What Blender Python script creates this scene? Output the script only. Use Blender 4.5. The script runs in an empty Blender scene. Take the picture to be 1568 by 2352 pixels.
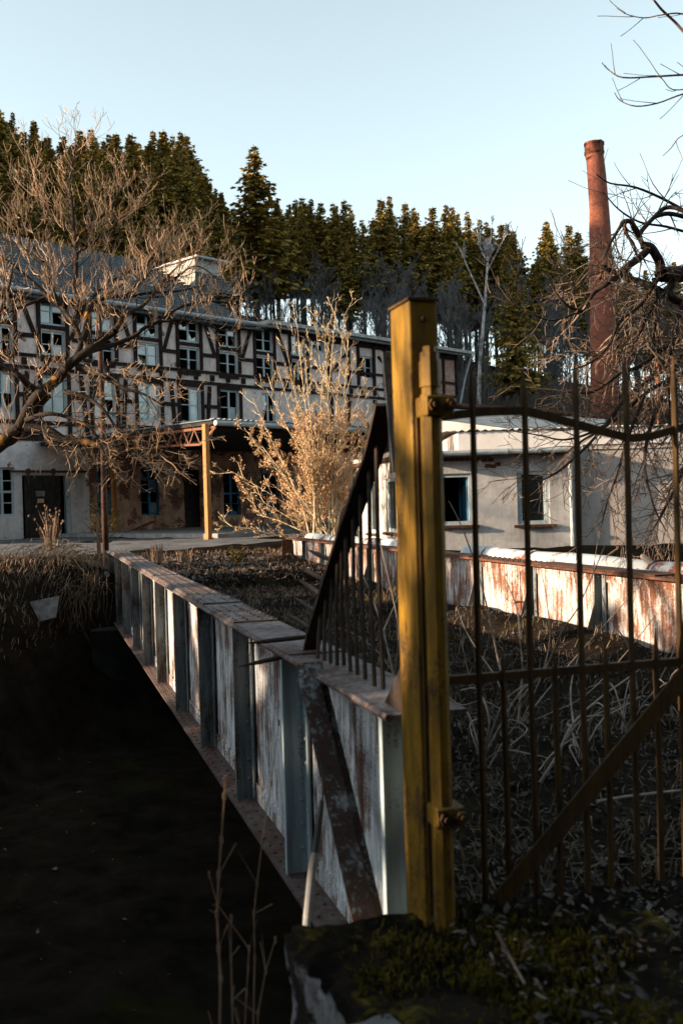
import bpy, math, random
from mathutils import Vector as V, Matrix
R_ = random.Random(7)
PI = math.pi
sc = bpy.context.scene
col = sc.collection

# ------------------------------------------------------------------ camera and measuring helpers
EYE = 1.55
F = 2287.0                       # focal length in units of a 1568-unit wide picture (35 mm on 24 mm)
PITCH = math.radians(-0.485)
ROLL = -0.028
CM = Matrix.Rotation(PI/2 + PITCH, 3, 'X') @ Matrix.Rotation(ROLL, 3, 'Z')
CO = V((0, 0, EYE))

def ray(px, py):
    return CM @ V(((px-784)/F, (1176-py)/F, -1.0))
def P(px, py, depth):            # point seen at (px, py), so many metres ahead
    return CO + ray(px, py)*depth
def G(px, py, z=0.0):            # point on the level z
    q = ray(px, py); return CO + q*((z-EYE)/q.z)
def onplane(px, py, o, n):
    q = ray(px, py); return CO + q*((o-CO).dot(n)/q.dot(n))

PHI = math.radians(16.828)
D_ = V((-math.sin(PHI), math.cos(PHI), 0))      # along the bridge
E_ = V((math.cos(PHI), math.sin(PHI), 0))       # across the bridge
Z_ = V((0, 0, 1))
def B(u, v, z): return D_*u + E_*v + Z_*z
def atU(px, py, u): return onplane(px, py, B(u, 0, 0), D_)
def atV(px, py, v): return onplane(px, py, B(0, v, 0), E_)
def uv(p): return p.dot(D_), p.dot(E_)

# ------------------------------------------------------------------ materials
MATS = {}
class NT:
    def __init__(s, name):
        s.m = bpy.data.materials.new(name); s.m.use_nodes = True
        s.t = s.m.node_tree; s.t.nodes.clear()
        s.out = s.t.nodes.new('ShaderNodeOutputMaterial')
        s.b = s.t.nodes.new('ShaderNodeBsdfPrincipled')
        s.t.links.new(s.b.outputs[0], s.out.inputs[0])
        s.tc = s.t.nodes.new('ShaderNodeTexCoord')
    def link(s, a, b): s.t.links.new(a, b)
    def vec(s, scale=(1,1,1), rot=(0,0,0)):
        n = s.t.nodes.new('ShaderNodeMapping'); n.inputs['Scale'].default_value = scale
        n.inputs['Rotation'].default_value = rot
        s.link(s.tc.outputs['Object'], n.inputs[0]); return n.outputs[0]
    def noise(s, scale, detail=6, rough=.6, vec=None):
        n = s.t.nodes.new('ShaderNodeTexNoise'); n.inputs['Scale'].default_value = scale
        n.inputs['Detail'].default_value = detail; n.inputs['Roughness'].default_value = rough
        s.link(vec if vec is not None else s.tc.outputs['Object'], n.inputs['Vector']); return n.outputs['Fac']
    def ramp(s, fac, stops):
        n = s.t.nodes.new('ShaderNodeValToRGB'); e = n.color_ramp.elements
        while len(e) < len(stops): e.new(.5)
        for i, (p, c) in enumerate(stops):
            e[i].position = p
            e[i].color = (c, c, c, 1) if not isinstance(c, tuple) else (*c, 1)
        s.link(fac, n.inputs[0]); return n.outputs[0]
    def mix(s, fac, a, b):
        n = s.t.nodes.new('ShaderNodeMix'); n.data_type = 'RGBA'
        for i, x in ((6, a), (7, b)):
            if isinstance(x, tuple): n.inputs[i].default_value = (*x, 1)
            else: s.link(x, n.inputs[i])
        if isinstance(fac, (int, float)): n.inputs[0].default_value = fac
        else: s.link(fac, n.inputs[0])
        return n.outputs[2]
    def mul(s, a, b):
        n = s.t.nodes.new('ShaderNodeMath'); n.operation = 'MULTIPLY'
        for i, x in ((0, a), (1, b)):
            if isinstance(x, (int, float)): n.inputs[i].default_value = x
            else: s.link(x, n.inputs[i])
        return n.outputs[0]
    def bump(s, h, strength=.4, dist=.02):
        n = s.t.nodes.new('ShaderNodeBump'); n.inputs['Strength'].default_value = strength
        n.inputs['Distance'].default_value = dist
        s.link(h, n.inputs['Height']); s.link(n.outputs[0], s.b.inputs['Normal'])
    def brick(s, vec, c1, c2, mortar, w, h, mw=.015):
        n = s.t.nodes.new('ShaderNodeTexBrick')
        n.inputs['Color1'].default_value = (*c1, 1); n.inputs['Color2'].default_value = (*c2, 1)
        n.inputs['Mortar'].default_value = (*mortar, 1)
        n.inputs['Scale'].default_value = 1; n.inputs['Mortar Size'].default_value = mw
        n.inputs['Brick Width'].default_value = w; n.inputs['Row Height'].default_value = h
        s.link(vec, n.inputs['Vector']); return n
    def done(s, colr, rough=.85, spec=.3, metal=0):
        if isinstance(colr, tuple): s.b.inputs['Base Color'].default_value = (*colr, 1)
        else: s.link(colr, s.b.inputs['Base Color'])
        s.b.inputs['Roughness'].default_value = rough
        s.b.inputs['Specular IOR Level'].default_value = spec
        s.b.inputs['Metallic'].default_value = metal
        MATS[s.m.name] = s.m; return s.m

def simple(name, c1, c2, scale=6, rough=.85, spec=.3, bump=.2, metal=0, lo=.35, hi=.65):
    n = NT(name); f = n.noise(scale)
    n.bump(f, bump, .02)
    return n.done(n.ramp(f, [(lo, c1), (hi, c2)]), rough, spec, metal)

def rusty(name, paint, paint2, rust, rust2, amount, scale=3.0, zs=.25, rough=.7, bump=.35):
    n = NT(name)
    v = n.vec((scale*4.2, scale*4.2, scale*zs*2.2))
    a = n.noise(1.0, 10, .72, v)                       # streaks running down
    b = n.noise(scale*.6, 6, .7)                       # large patches
    c = n.noise(scale*24, 3, .6)                       # specks
    v2 = n.vec((scale*9, scale*9, scale*zs*4)); e = n.noise(1.0, 4, .6, v2)
    pc = n.mix(n.ramp(e, [(.38, 0.0), (.62, 1.0)]), paint, paint2)
    rc = n.mix(n.ramp(c, [(.35, 0.0), (.65, 1.0)]), rust, rust2)
    m = n.mix(.45, a, b); m = n.mix(.22, m, c)
    mask = n.ramp(m, [(amount-.035, 1.0), (amount+.035, 0.0)])
    n.bump(n.mix(.5, mask, c), bump*.4, .004)
    return n.done(n.mix(mask, pc, rc), rough, .35)

M = {}
M['paint']  = rusty('flaking_white_paint', (.66,.71,.74), (.30,.33,.35), (.12,.045,.022), (.03,.017,.012), .497, 4.2)
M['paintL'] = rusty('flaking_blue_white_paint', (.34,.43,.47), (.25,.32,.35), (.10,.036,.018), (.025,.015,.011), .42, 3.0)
M['stiff']  = rusty('shade_darkened_paint', (.15,.18,.195), (.09,.105,.115), (.055,.026,.016), (.014,.01,.008), .47, 3.2)  # girder paint darkened to carry the stiffeners' shade in its colour, plus rust
M['rustpaint'] = rusty('rust_streaked_white_paint', (.54,.54,.53), (.28,.28,.275), (.18,.055,.018), (.045,.02,.011), .505, 3.4)
M['bracem'] = rusty('mottled_brace_paint', (.22,.26,.28), (.13,.15,.16), (.05,.022,.014), (.016,.010,.008), .52, 2.2)
M['rust']   = simple('rusty_iron', (.025,.014,.01), (.10,.04,.02), 14, .8, .3, .4)
M['flange'] = rusty('weathered_top_plate', (.17,.155,.16), (.11,.10,.105), (.085,.035,.022), (.03,.02,.014), .5, 4.5, 1.0)
M['flrust'] = rusty('grimy_flange', (.10,.085,.08), (.06,.05,.048), (.09,.03,.016), (.025,.013,.009), .5, 4, .8)
M['redrust']= simple('bright_rust', (.035,.016,.010), (.13,.045,.022), 9, .8, .3, .4)
M['iron']   = simple('dark_wrought_iron', (.010,.008,.006), (.045,.024,.014), 22, .75, .35, .35)
M['yellow'] = rusty('yellow_gate_paint', (.225,.12,.0015), (.11,.058,.002), (.05,.022,.007), (.014,.009,.006), .455, 2.8, .45, .6, .3)
M['yellowdk'] = rusty('dark_yellow_gate_paint', (.085,.044,.005), (.045,.023,.004), (.05,.022,.010), (.018,.011,.008), .46, 6, .3, .7, .3)  # darker gate paint with rust; on the post strip it carries shade
M['steel']  = rusty('grey_perforated_steel', (.17,.19,.22), (.10,.11,.12), (.06,.035,.025), (.03,.02,.015), .42, 6, .3)
M['pipe']   = None
M['timber'] = simple('dark_tarred_timber', (.008,.006,.005), (.035,.022,.018), 7, .9, .1, .3)
M['timberred'] = simple('faded_red_timber', (.02,.010,.008), (.09,.028,.02), 3, .8, .3, .3)
M['frame']  = rusty('peeling_pale_window_paint', (.42,.50,.52), (.30,.36,.38), (.10,.07,.05), (.05,.04,.03), .42, 5, .4)
M['bluefr'] = rusty('peeling_blue_window_paint', (.02,.17,.42), (.06,.26,.44), (.06,.045,.035), (.02,.015,.012), .48, 3, .4)
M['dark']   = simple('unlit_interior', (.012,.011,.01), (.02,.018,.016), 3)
M['slate']  = None
M['concrete'] = simple('grey_concrete', (.17,.16,.15), (.30,.29,.27), 4, .9, .2, .5)
M['darkconc'] = simple('dark_concrete', (.008,.008,.007), (.06,.06,.058), 1.4, .9, .2, .4, lo=.45, hi=.75)  # very dark concrete with paler patches
M['asphalt'] = simple('worn_grey_asphalt', (.055,.058,.063), (.125,.127,.132), 1.6, .9, .25, .4)
M['bark']   = None
M['twig']   = simple('tan_twig', (.30,.18,.095), (.58,.40,.25), 3.5, .7, .3, .2)
M['twigdk'] = simple('dark_twig', (.055,.04,.032), (.17,.115,.08), 2.5, .7, .3, .2)
M['palewood'] = simple('pale_dead_wood', (.16,.13,.11), (.36,.30,.26), 6, .75, .25, .3)
M['shrubbark'] = simple('olive_grey_shrub_bark', (.26,.19,.10), (.60,.48,.31), 9, .75, .25, .3)
M['seed']   = simple('dry_seed_husk', (.36,.19,.08), (.66,.43,.25), 7, .8, .2, .2)
M['needle'] = simple('sunlit_spruce_needles', (.04,.043,.012), (.38,.26,.055), 1.1, .8, .15, .1)  # dark green to gold by noise; the gold is sunlight put into the colour
M['needle2'] = simple('young_spruce_needles', (.04,.045,.012), (.14,.13,.035), 8, .8, .2, .1)
M['ctrunk'] = simple('spruce_bark', (.045,.033,.025), (.12,.09,.07), 3, .9, .2, .3)
M['greybark'] = simple('grey_sapling_bark', (.042,.042,.043), (.10,.096,.095), .7, .9, .2, .2)
M['birch']  = simple('white_birch_bark', (.12,.11,.11), (.48,.46,.45), 2.2, .8, .2, .2)
M['mossm'] = simple('olive_moss', (.012,.011,.004), (.085,.068,.008), 7, .95, .05, .1)
M['leaf']   = simple('dead_leaf', (.014,.012,.011), (.16,.135,.12), 6, .7, .3, .2, lo=.42, hi=.7)
M['drygrass'] = simple('dry_grass', (.10,.06,.04), (.36,.25,.175), 4, .85, .2, .1)
M['darkgrass'] = simple('dark_matted_grass', (.025,.02,.013), (.20,.15,.10), 5, .85, .2, .1)
M['whitesheet'] = simple('dirty_white_sheet', (.09,.088,.09), (.20,.195,.20), 9)
M['black']  = simple('black_rubber', (.008,.008,.008), (.015,.015,.015), 8, .6, .4, .1)
M['conduit'] = simple('grey_plastic_conduit', (.24,.25,.26), (.33,.34,.35), 8, .5, .4, .1)
M['orange'] = simple('orange_painted_steel', (.08,.025,.008), (.19,.06,.016), 7, .7, .3, .2)
M['post']   = rusty('orange_yellow_post_paint', (.34,.145,.028), (.24,.095,.02), (.16,.06,.02), (.07,.03,.015), .42, 4, .3)
M['zinc']   = simple('dull_zinc', (.20,.24,.26), (.34,.38,.40), 5, .5, .5, .15)
M['fibre']  = simple('weathered_fibre_cement', (.25,.24,.225), (.46,.445,.42), 4, .9, .2, .4)
M['roofgrey'] = simple('grey_felt_roof', (.10,.125,.14), (.19,.225,.24), 2, .9, .3, .3)
M['blackwood'] = simple('blackened_board', (.007,.006,.006), (.03,.025,.022), 5, .85, .3, .4)

n = NT('white_and_rust_pipe')
f = n.noise(1.3, 5, .55, n.vec((1.2,1.2,.6))); c = n.noise(18, 4, .6)
n.bump(c, .15, .01)
M['pipe'] = n.done(n.mix(n.ramp(n.mix(.15, f, c), [(.40, 1.0), (.43, 0.0)]), n.mix(c, (.28,.32,.345), (.38,.415,.43)), (.15,.045,.032)), .5, .4)

def plaster(name, a, b, c, brick_amt, rotz, brickc=((.20,.065,.04),(.13,.045,.03))):
    n = NT(name)
    f = n.noise(.55, 8, .7); g = n.noise(5, 6, .7); h = n.noise(1.1, 9, .75)
    base = n.mix(n.ramp(f, [(.35, 0.0), (.65, 1.0)]), a, b)
    base = n.mix(n.ramp(g, [(.45, 0.0), (.75, .7)]), base, c)
    sv = n.vec((1.3,1.3,.18)); st = n.noise(1.2, 6, .7, sv)
    base = n.mix(n.ramp(st, [(.46, 0.0), (.72, .75)]), base, tuple(x*.4 for x in a))
    bl = n.noise(1.9, 9, .78); base = n.mix(n.ramp(bl, [(.50, 0.0), (.57, .45)]), base, c); base = n.mix(n.ramp(bl, [(.36, .6), (.42, 0.0)]), base, b)
    mv = n.t.nodes.new('ShaderNodeMapping'); mv.inputs['Rotation'].default_value = (0,0,-rotz)
    n.link(n.tc.outputs['Object'], mv.inputs[0])
    sx = n.t.nodes.new('ShaderNodeSeparateXYZ'); n.link(mv.outputs[0], sx.inputs[0])
    cx = n.t.nodes.new('ShaderNodeCombineXYZ'); n.link(sx.outputs[0], cx.inputs[0]); n.link(sx.outputs[2], cx.inputs[1])
    br = n.brick(cx.outputs[0], brickc[0], brickc[1], (.20,.17,.15), .25, .085, .012)
    mask = n.ramp(h, [(brick_amt-.012, 1.0), (brick_amt+.012, 0.0)])
    n.bump(n.mix(.5, n.mix(.3, mask, g), st), .2, .012)
    return n.done(n.mix(mask, base, br.outputs[0]), .92, .15)
HB = math.atan2(.728, .685)
M['plaster'] = plaster('old_house_plaster', (.57,.48,.45), (.72,.61,.57), (.42,.34,.32), .40, HB)
M['plasterlow'] = plaster('stained_ground_floor_plaster', (.54,.52,.52), (.64,.61,.60), (.38,.33,.32), .385, HB)
M['brickwall'] = plaster('bare_brick_wall', (.50,.31,.20), (.60,.39,.27), (.34,.19,.12), .49, HB)
M['endbrick'] = plaster('pale_red_brick_infill', (.44,.36,.33), (.50,.42,.38), (.36,.28,.26), .62, HB, ((.36,.12,.08),(.42,.30,.26)))
M['annex'] = plaster('grey_annex_render', (.43,.43,.425), (.54,.535,.53), (.29,.285,.28), .33, 0)
M['annex2'] = plaster('smooth_annex_render', (.49,.44,.41), (.57,.51,.47), (.40,.36,.335), .12, 0)
M['annexl'] = plaster('sunlit_annex_render', (.62,.55,.50), (.70,.62,.56), (.50,.44,.40), .22, 0)  # annex render lightened and warmed for the end wall: sunlight in its colour
M['fascia'] = simple('streaked_white_panel', (.72,.70,.68), (.84,.82,.80), 3, .9, .2, .2)

n = NT('grey_slate_tiles')
mv = n.vec((1,1,1), (0,0,0)); mp = n.t.nodes.new('ShaderNodeMapping'); mp.inputs['Rotation'].default_value = (0,0,-HB)
n.link(n.tc.outputs['Object'], mp.inputs[0])
sx = n.t.nodes.new('ShaderNodeSeparateXYZ'); n.link(mp.outputs[0], sx.inputs[0])
cx = n.t.nodes.new('ShaderNodeCombineXYZ'); n.link(sx.outputs[0], cx.inputs[0]); n.link(sx.outputs[2], cx.inputs[1])
br = n.brick(cx.outputs[0], (.055,.068,.075), (.09,.104,.112), (.014,.016,.018), .33, .2, .025)
f = n.noise(1.2, 6); n.bump(br.outputs['Fac'], .6, .05)
M['slate'] = n.done(n.mix(n.ramp(f, [(.4,0.0),(.7,.5)]), br.outputs[0], (.04,.045,.04)), .85, .2)

n = NT('chimney_brick')     # cylindrical brick coordinates
sx = n.t.nodes.new('ShaderNodeSeparateXYZ'); n.link(n.tc.outputs['Object'], sx.inputs[0])
at = n.t.nodes.new('ShaderNodeMath'); at.operation = 'ARCTAN2'; n.link(sx.outputs[1], at.inputs[0]); n.link(sx.outputs[0], at.inputs[1])
cx = n.t.nodes.new('ShaderNodeCombineXYZ'); n.link(at.outputs[0], cx.inputs[0]); n.link(sx.outputs[2], cx.inputs[1])
br = n.brick(cx.outputs[0], (.31,.083,.042), (.13,.036,.021), (.17,.08,.055), .30, .20, .028)
f = n.noise(.35, 7, .7); n.bump(br.outputs['Fac'], .25, .02)
g2 = n.noise(3, 5, .7)
cc = n.mix(n.ramp(f, [(.4,0.0),(.65,.6)]), br.outputs[0], (.20,.072,.05))
M['chimbrick'] = n.done(n.mix(n.ramp(g2, [(.5,0.0),(.75,.5)]), cc, (.15,.05,.035)), .9, .2)

M['sooty'] = simple('sooty_brick', (.018,.010,.008), (.20,.06,.032), 2.2, .9, .15, .2, lo=.4, hi=.68)
n = NT('lichened_bark')
f = n.noise(3.2, 8, .7); g = n.noise(22, 4, .7, n.vec((1,1,.3))); h = n.noise(2.1, 5, .6)
cb = n.mix(g, (.008,.006,.005), (.055,.038,.028))
n.bump(g, .8, .02)
M['bark'] = n.done(n.mix(n.ramp(h, [(.60,0.0),(.66,.85)]), cb, (.33,.15,.02)), .9, .2)

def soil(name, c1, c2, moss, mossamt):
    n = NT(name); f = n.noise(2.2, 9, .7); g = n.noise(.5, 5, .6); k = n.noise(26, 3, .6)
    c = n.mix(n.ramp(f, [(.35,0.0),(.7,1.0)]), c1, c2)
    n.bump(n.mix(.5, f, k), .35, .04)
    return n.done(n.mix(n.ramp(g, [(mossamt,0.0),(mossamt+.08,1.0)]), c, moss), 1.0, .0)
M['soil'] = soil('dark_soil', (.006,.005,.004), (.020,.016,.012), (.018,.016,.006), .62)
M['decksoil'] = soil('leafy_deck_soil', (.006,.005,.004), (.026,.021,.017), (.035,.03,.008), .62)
M['forestfloor'] = soil('forest_floor', (.022,.018,.014), (.07,.055,.042), (.03,.035,.012), .6)
M['blockc'] = None
n = NT('mossy_concrete')
f = n.noise(3.4, 9, .72); g = n.noise(11, 5, .7); h = n.noise(1.7, 4, .6)
ge = n.t.nodes.new('ShaderNodeNewGeometry'); sx = n.t.nodes.new('ShaderNodeSeparateXYZ'); n.link(ge.outputs['Normal'], sx.inputs[0])
up = n.ramp(sx.outputs[2], [(.25,0.0),(.6,1.0)])
con = n.mix(g, (.07,.07,.073), (.27,.27,.28))
con = n.mix(n.ramp(f, [(.45,0.0),(.52,1.0)]), con, (.022,.019,.016))
top = n.mix(n.ramp(f, [(.44,0.0),(.58,1.0)]), (.004,.0035,.003), (.014,.011,.008))
top = n.mix(n.ramp(n.mix(.6,g,h), [(.54,0.0),(.62,1.0)]), top, (.085,.068,.008))
n.bump(n.mix(.5,f,g), .9, .03)
M['blockc'] = n.done(n.mix(up, con, top), 1.0, .03)

def glass(name, basec, rough, mixv):
    n = NT(name); f = n.noise(1.8, 6, .65)
    m = n.done(n.mix(n.ramp(f, [(.35,0.0),(.7,1.0)]), basec, tuple(x*.55 for x in basec)), rough, 1.0)
    n.b.inputs['Coat Weight'].default_value = mixv; n.b.inputs['Coat Roughness'].default_value = .08
    n.bump(f, .15, .01); return m
M['glass'] = glass('dusty_window_glass', (.11,.17,.19), .2, .8)
M['glasspale'] = glass('whitened_window_glass', (.50,.60,.58), .35, .4)
M['glassdk'] = glass('dark_window_glass', (.03,.034,.034), .12, .5)
M['glassblue'] = glass('blue_tinted_glass', (.05,.15,.23), .25, .6)

# ------------------------------------------------------------------ mesh collector
def ortho(d):
    d = d.normalized(); a = Z_ if abs(d.z) < .9 else V((1,0,0))
    x = d.cross(a).normalized(); return x, d.cross(x).normalized()
class MB:
    def __init__(s): s.v = []; s.f = []
    def add(s, vs, fs):
        o = len(s.v); s.v += [V(p) for p in vs]; s.f += [tuple(i+o for i in f) for f in fs]; return s
    def box(s, c, ax, ay, az):
        c = V(c); vs = [c+ax*i+ay*j+az*k for i in (-1,1) for j in (-1,1) for k in (-1,1)]
        return s.add(vs, [(0,1,3,2),(4,6,7,5),(0,4,5,1),(2,3,7,6),(0,2,6,4),(1,5,7,3)])
    def beam(s, a, b, w, h, side):       # bar from a to b; w measured along side, h across
        d = (b-a); sd = (side - d.normalized()*side.dot(d.normalized())).normalized(); up = d.normalized().cross(sd)
        return s.box((a+b)/2, d/2, sd*w/2, up*h/2)
    def bbox(s, u0,u1,v0,v1,z0,z1):      # box in bridge axes
        return s.box(B((u0+u1)/2,(v0+v1)/2,(z0+z1)/2), D_*((u1-u0)/2), E_*((v1-v0)/2), Z_*((z1-z0)/2))
    def tube(s, pts, rad, n=6, cap=True):
        pts = [V(p) for p in pts]
        if not isinstance(rad, (list, tuple)): rad = [rad]*len(pts)
        o = len(s.v); x = None
        for i, p in enumerate(pts):
            d = (pts[min(i+1,len(pts)-1)] - pts[max(i-1,0)])
            if d.length < 1e-9: d = V((0,0,1))
            d.normalize()
            if x is None: x, y = ortho(d)
            else:
                x = (x - d*x.dot(d)); x = x.normalized() if x.length > 1e-6 else ortho(d)[0]; y = d.cross(x)
            for k in range(n):
                a = 2*PI*k/n; s.v.append(p + (x*math.cos(a)+y*math.sin(a))*rad[i])
        for i in range(len(pts)-1):
            for k in range(n):
                a = o+i*n+k; b = o+i*n+(k+1)%n
                s.f.append((a, b, b+n, a+n))
        if cap and n > 3:
            s.f.append(tuple(o+k for k in range(n))[::-1]); s.f.append(tuple(o+(len(pts)-1)*n+k for k in range(n)))
        return s
    def rivet(s, p, nrm, r, n=6):
        nrm = nrm.normalized(); x, y = ortho(nrm); vs = []
        for rr, hh in ((1.0, 0), (.75, .5)):
            for k in range(n):
                a = 2*PI*k/n; vs.append(p+(x*math.cos(a)+y*math.sin(a))*r*rr+nrm*r*hh)
        vs.append(p+nrm*r*.72)
        fs = [(k,(k+1)%n,n+(k+1)%n,n+k) for k in range(n)]+[(n+k,n+(k+1)%n,2*n) for k in range(n)]
        return s.add(vs, fs)
    def quad(s, c, x, y): return s.add([c-x-y, c+x-y, c+x+y, c-x+y], [(0,1,2,3)])
    def disc(s, c, nrm, r, h, n=6):      # bolt head / short cylinder
        return s.tube([c, c+nrm.normalized()*h], r, n)
    def prism(s, poly, ext):             # closed polygon extruded by ext
        n = len(poly); vs = [V(p) for p in poly]+[V(p)+ext for p in poly]
        return s.add(vs, [tuple(range(n))[::-1], tuple(range(n,2*n))]+[(i,(i+1)%n,n+(i+1)%n,n+i) for i in range(n)])

def wl(o):
    p = V((0,0,0))
    while o is not None: p += o.location; o = o.parent
    return p
def obj(name, mb, mat, parent=None, loc=None, smooth=False):
    base = wl(parent) if parent is not None else (V(loc) if loc is not None else V((0,0,0)))
    me = bpy.data.meshes.new(name); me.from_pydata([tuple(p-base) for p in mb.v], [], mb.f); me.validate(); me.update()
    me.materials.append(mat)
    if smooth:
        for p in me.polygons: p.use_smooth = True
    o = bpy.data.objects.new(name, me); col.objects.link(o)
    if parent is not None: o.parent = parent
    elif loc is not None: o.location = loc
    return o
def tag(o, label, cat, group=None, kind=None):
    o['label'] = label; o['category'] = cat
    if group: o['group'] = group
    if kind: o['kind'] = kind
    return o
def thing(name, label, cat, loc, group=None):
    o = bpy.data.objects.new(name, None); col.objects.link(o); o.location = loc; o.empty_display_size = .2
    return tag(o, label, cat, group)
def struct(name, mb, mat, smooth=False):
    o = obj(name, mb, mat, smooth=smooth); o['kind'] = 'structure'; return o
def copy_thing(root, loc, rz=0, s=1.0, label=None):
    r = root.copy(); col.objects.link(r); r.location = loc; r.rotation_euler = (0,0,rz); r.scale = (s,s,s)
    if label: r['label'] = label
    for ch in list(root.children):
        c = ch.copy(); col.objects.link(c); c.parent = r
        for g in list(ch.children):
            d = g.copy(); col.objects.link(d); d.parent = c
    return r

# ------------------------------------------------------------------ terrain
def ss(a, b, x):
    t = min(1, max(0, (x-a)/(b-a))); return t*t*(3-2*t)
def hash2(ix, iy):
    n = (ix*374761393 + iy*668265263) & 0xffffffff; n = ((n ^ (n >> 13))*1274126177) & 0xffffffff
    return ((n ^ (n >> 16)) & 0xffff)/65535.0
def vn(x, y):
    ix, iy = math.floor(x), math.floor(y); fx, fy = x-ix, y-iy
    fx = fx*fx*(3-2*fx); fy = fy*fy*(3-2*fy)
    a = hash2(ix,iy)*(1-fx)+hash2(ix+1,iy)*fx; b = hash2(ix,iy+1)*(1-fx)+hash2(ix+1,iy+1)*fx
    return a*(1-fy)+b*fy-.5
def ground(x, y):
    p = V((x,y,0)); u, v = uv(p)
    flat = .35 + .25*ss(19,15,u)*0
    # yard and road behind the bridge
    h = .30 + .14*ss(24,34,y)
    # hump of the far left bank beside the bridge end
    h += .42*math.exp(-((u-19.0)/2.6)**2)*ss(1.6,.2,v)
    # near bank
    near = .10 + .06*vn(x*2,y*2)
    h = h*ss(14,18,u) + near*(1-ss(14,18,u)) if u < 18 else h
    # stream cut
    bed = -2.1
    nu = 3.0 + .25*vn(v*.7, 3.1)
    if v < .72: nu -= 1.35
    fu = 17.0 - 3.2*ss(1.2,-1.5,v)
    cut = ss(nu-.1, nu+1.1, u)*(1-ss(fu-1.2, fu+1.6+1.6*ss(1.0,-2,v), u))
    cut *= 1-ss(-2.4,-4.6,v)*ss(16.0,14.2,u)*1.15  # unseen left bank raised here, added to keep sun off the stream bed
    h = h*(1-cut) + bed*cut
    # wooded ridge behind, and the valley side on the left
    hb = max(4, 27-.24*x)
    if x < -95: hb = 27+.24*95
    rise = ss(64,152,y) ; lin = min(1,max(0,(y-70)/82.0))
    back = hb*(.5*rise+.5*lin) * (1 - .35*ss(152,175,y))
    left = 43*ss(-40,-72,x)*ss(34,60,y) + 16*ss(-62,-108,x)*ss(62,95,y)
    right = 16*ss(34,95,x)*ss(85,45,y)  # unseen hill at the right, added to hold back skylight
    behind = 40*ss(-9,-46,y)*ss(-55,-25,x)  # unseen hill behind the camera, added to darken the foreground
    left = max(left, right, behind)
    m = max(back, left) + min(back, left)*.15
    h += m
    amp = .12 if m < .5 else .8
    h += amp*vn(x*.9, y*.9)*.6 + .08*vn(x*2.7+9, y*2.7)
    return h
def axis(segs):
    out = []
    for a, b, st in segs:
        x = a
        while x < b-1e-6: out.append(x); x += st
    out.append(segs[-1][1]); return out
xs = axis([(-420,-120,20),(-120,-30,4),(-30,-9,1),(-9,9,.3),(9,20,1),(20,120,4),(120,420,20)])
ys = axis([(-300,-30,18),(-30,-2,2),(-2,22,.3),(22,60,1),(60,200,3),(200,420,20)])
mb = MB(); nx = len(xs)
for y in ys:
    for x in xs: mb.v.append(V((x,y,ground(x,y))))
for j in range(len(ys)-1):
    for i in range(nx-1):
        a = j*nx+i; mb.f.append((a,a+1,a+nx+1,a+nx))
gmat = M['soil']
go = struct('ground', mb, gmat, True)
go.data.materials.append(M['forestfloor'])
for p in go.data.polygons:
    if p.center.y > 60 or p.center.x < -35 or p.center.y < -14: p.material_index = 1

# house line, used by several things
HO = V((-4.35, 50.55, 0)); HS = V((.685,.728,0)).normalized(); HN = V((.728,-.685,0)).normalized()   # HN faces the yard
GZ = .42
def HP(s, o, z): return HO + HS*s + HN*o + Z_*z
def hw(px, py, o=0):                       # picture position on the wall -> (s, z)
    p = onplane(px, py, HO+HN*o, HN); return (p-HO).dot(HS), p.z

# road sheet in front of the house
mb = MB()
pts = []
for i in range(41):
    s = -34 + i*1.25
    for j, o in enumerate((.5, 3, 6, 9, 12, 14+1.2*math.sin(i*.5))):
        p = HP(s, o, 0); p.z = max(ground(p.x,p.y)+.02, .44) if j < 5 else ground(p.x,p.y)-.02
        pts.append(p)
mb.v = pts
for i in range(40):
    for j in range(5):
        a = i*6+j; mb.f.append((a,a+1,a+7,a+6))
struct('road', mb, M['asphalt'], True)

# bridge deck
mb = MB(); us = axis([(2.55,22.4,.18)]); vs_ = axis([(1.5,5.4,.16)])
for u in us:
    for v in vs_:
        z = .02 + .11*vn(u*1.1,v*1.1) + .06*vn(u*3.1,v*3.1) + .14*ss(4.6,5.4,v) + .25*ss(17,21,u) - .10*ss(9,6,u)
        mb.v.append(B(u,v,z))
for i in range(len(us)-1):
    for j in range(len(vs_)-1):
        a = i*len(vs_)+j; mb.f.append((a,a+len(vs_),a+len(vs_)+1,a+1))
def deckz(u, v): return .02 + .11*vn(u*1.1,v*1.1) + .06*vn(u*3.1,v*3.1) + .14*ss(4.6,5.4,v) + .25*ss(17,21,u) - .10*ss(9,6,u)
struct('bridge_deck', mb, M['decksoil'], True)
mb = MB().bbox(16.9, 17.5, .75, 6.2, -2.4, -.45)
ab = tag(obj('abutment_wall', mb, M['darkconc'], loc=B(17.2,3.4,-2.4)), 'dark concrete abutment wall under the far end of the bridge', 'wall')

# ------------------------------------------------------------------ near girder (left parapet of the bridge)
WL = 1.325
U0, U1 = 3.36, 18.7
root = thing('bridge_girder', 'peeling white riveted girder parapet running from the yellow post to the factory yard', 'bridge girder', B(U0, WL, -.4), 'girder parapets of the bridge')
mb = MB().bbox(U0+.05, U1, WL-.008, WL+.008, -.385, .765)
for k in range(int((U1-U0)/.11)):
    u = U0+.1+k*.11
    mb.rivet(B(u, WL-.02, .70), -E_, .011); mb.rivet(B(u, WL-.02, -.31), -E_, .011)
mb.bbox(U0+.05, U1, WL-.02, WL-.0085, .66, .765); mb.bbox(U0+.05, U1, WL-.02, WL-.0085, -.385, -.27)
obj('web', mb, M['paint'], root)
mb = MB().bbox(U0, U1+.1, 1.175, 1.475, .768, .786)
pr = []
for i in range(60):
    u = U0+(U1+.1-U0)*i/59; pr.append(B(u, 1.172+.004*math.sin(i*3.7), .777))
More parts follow.
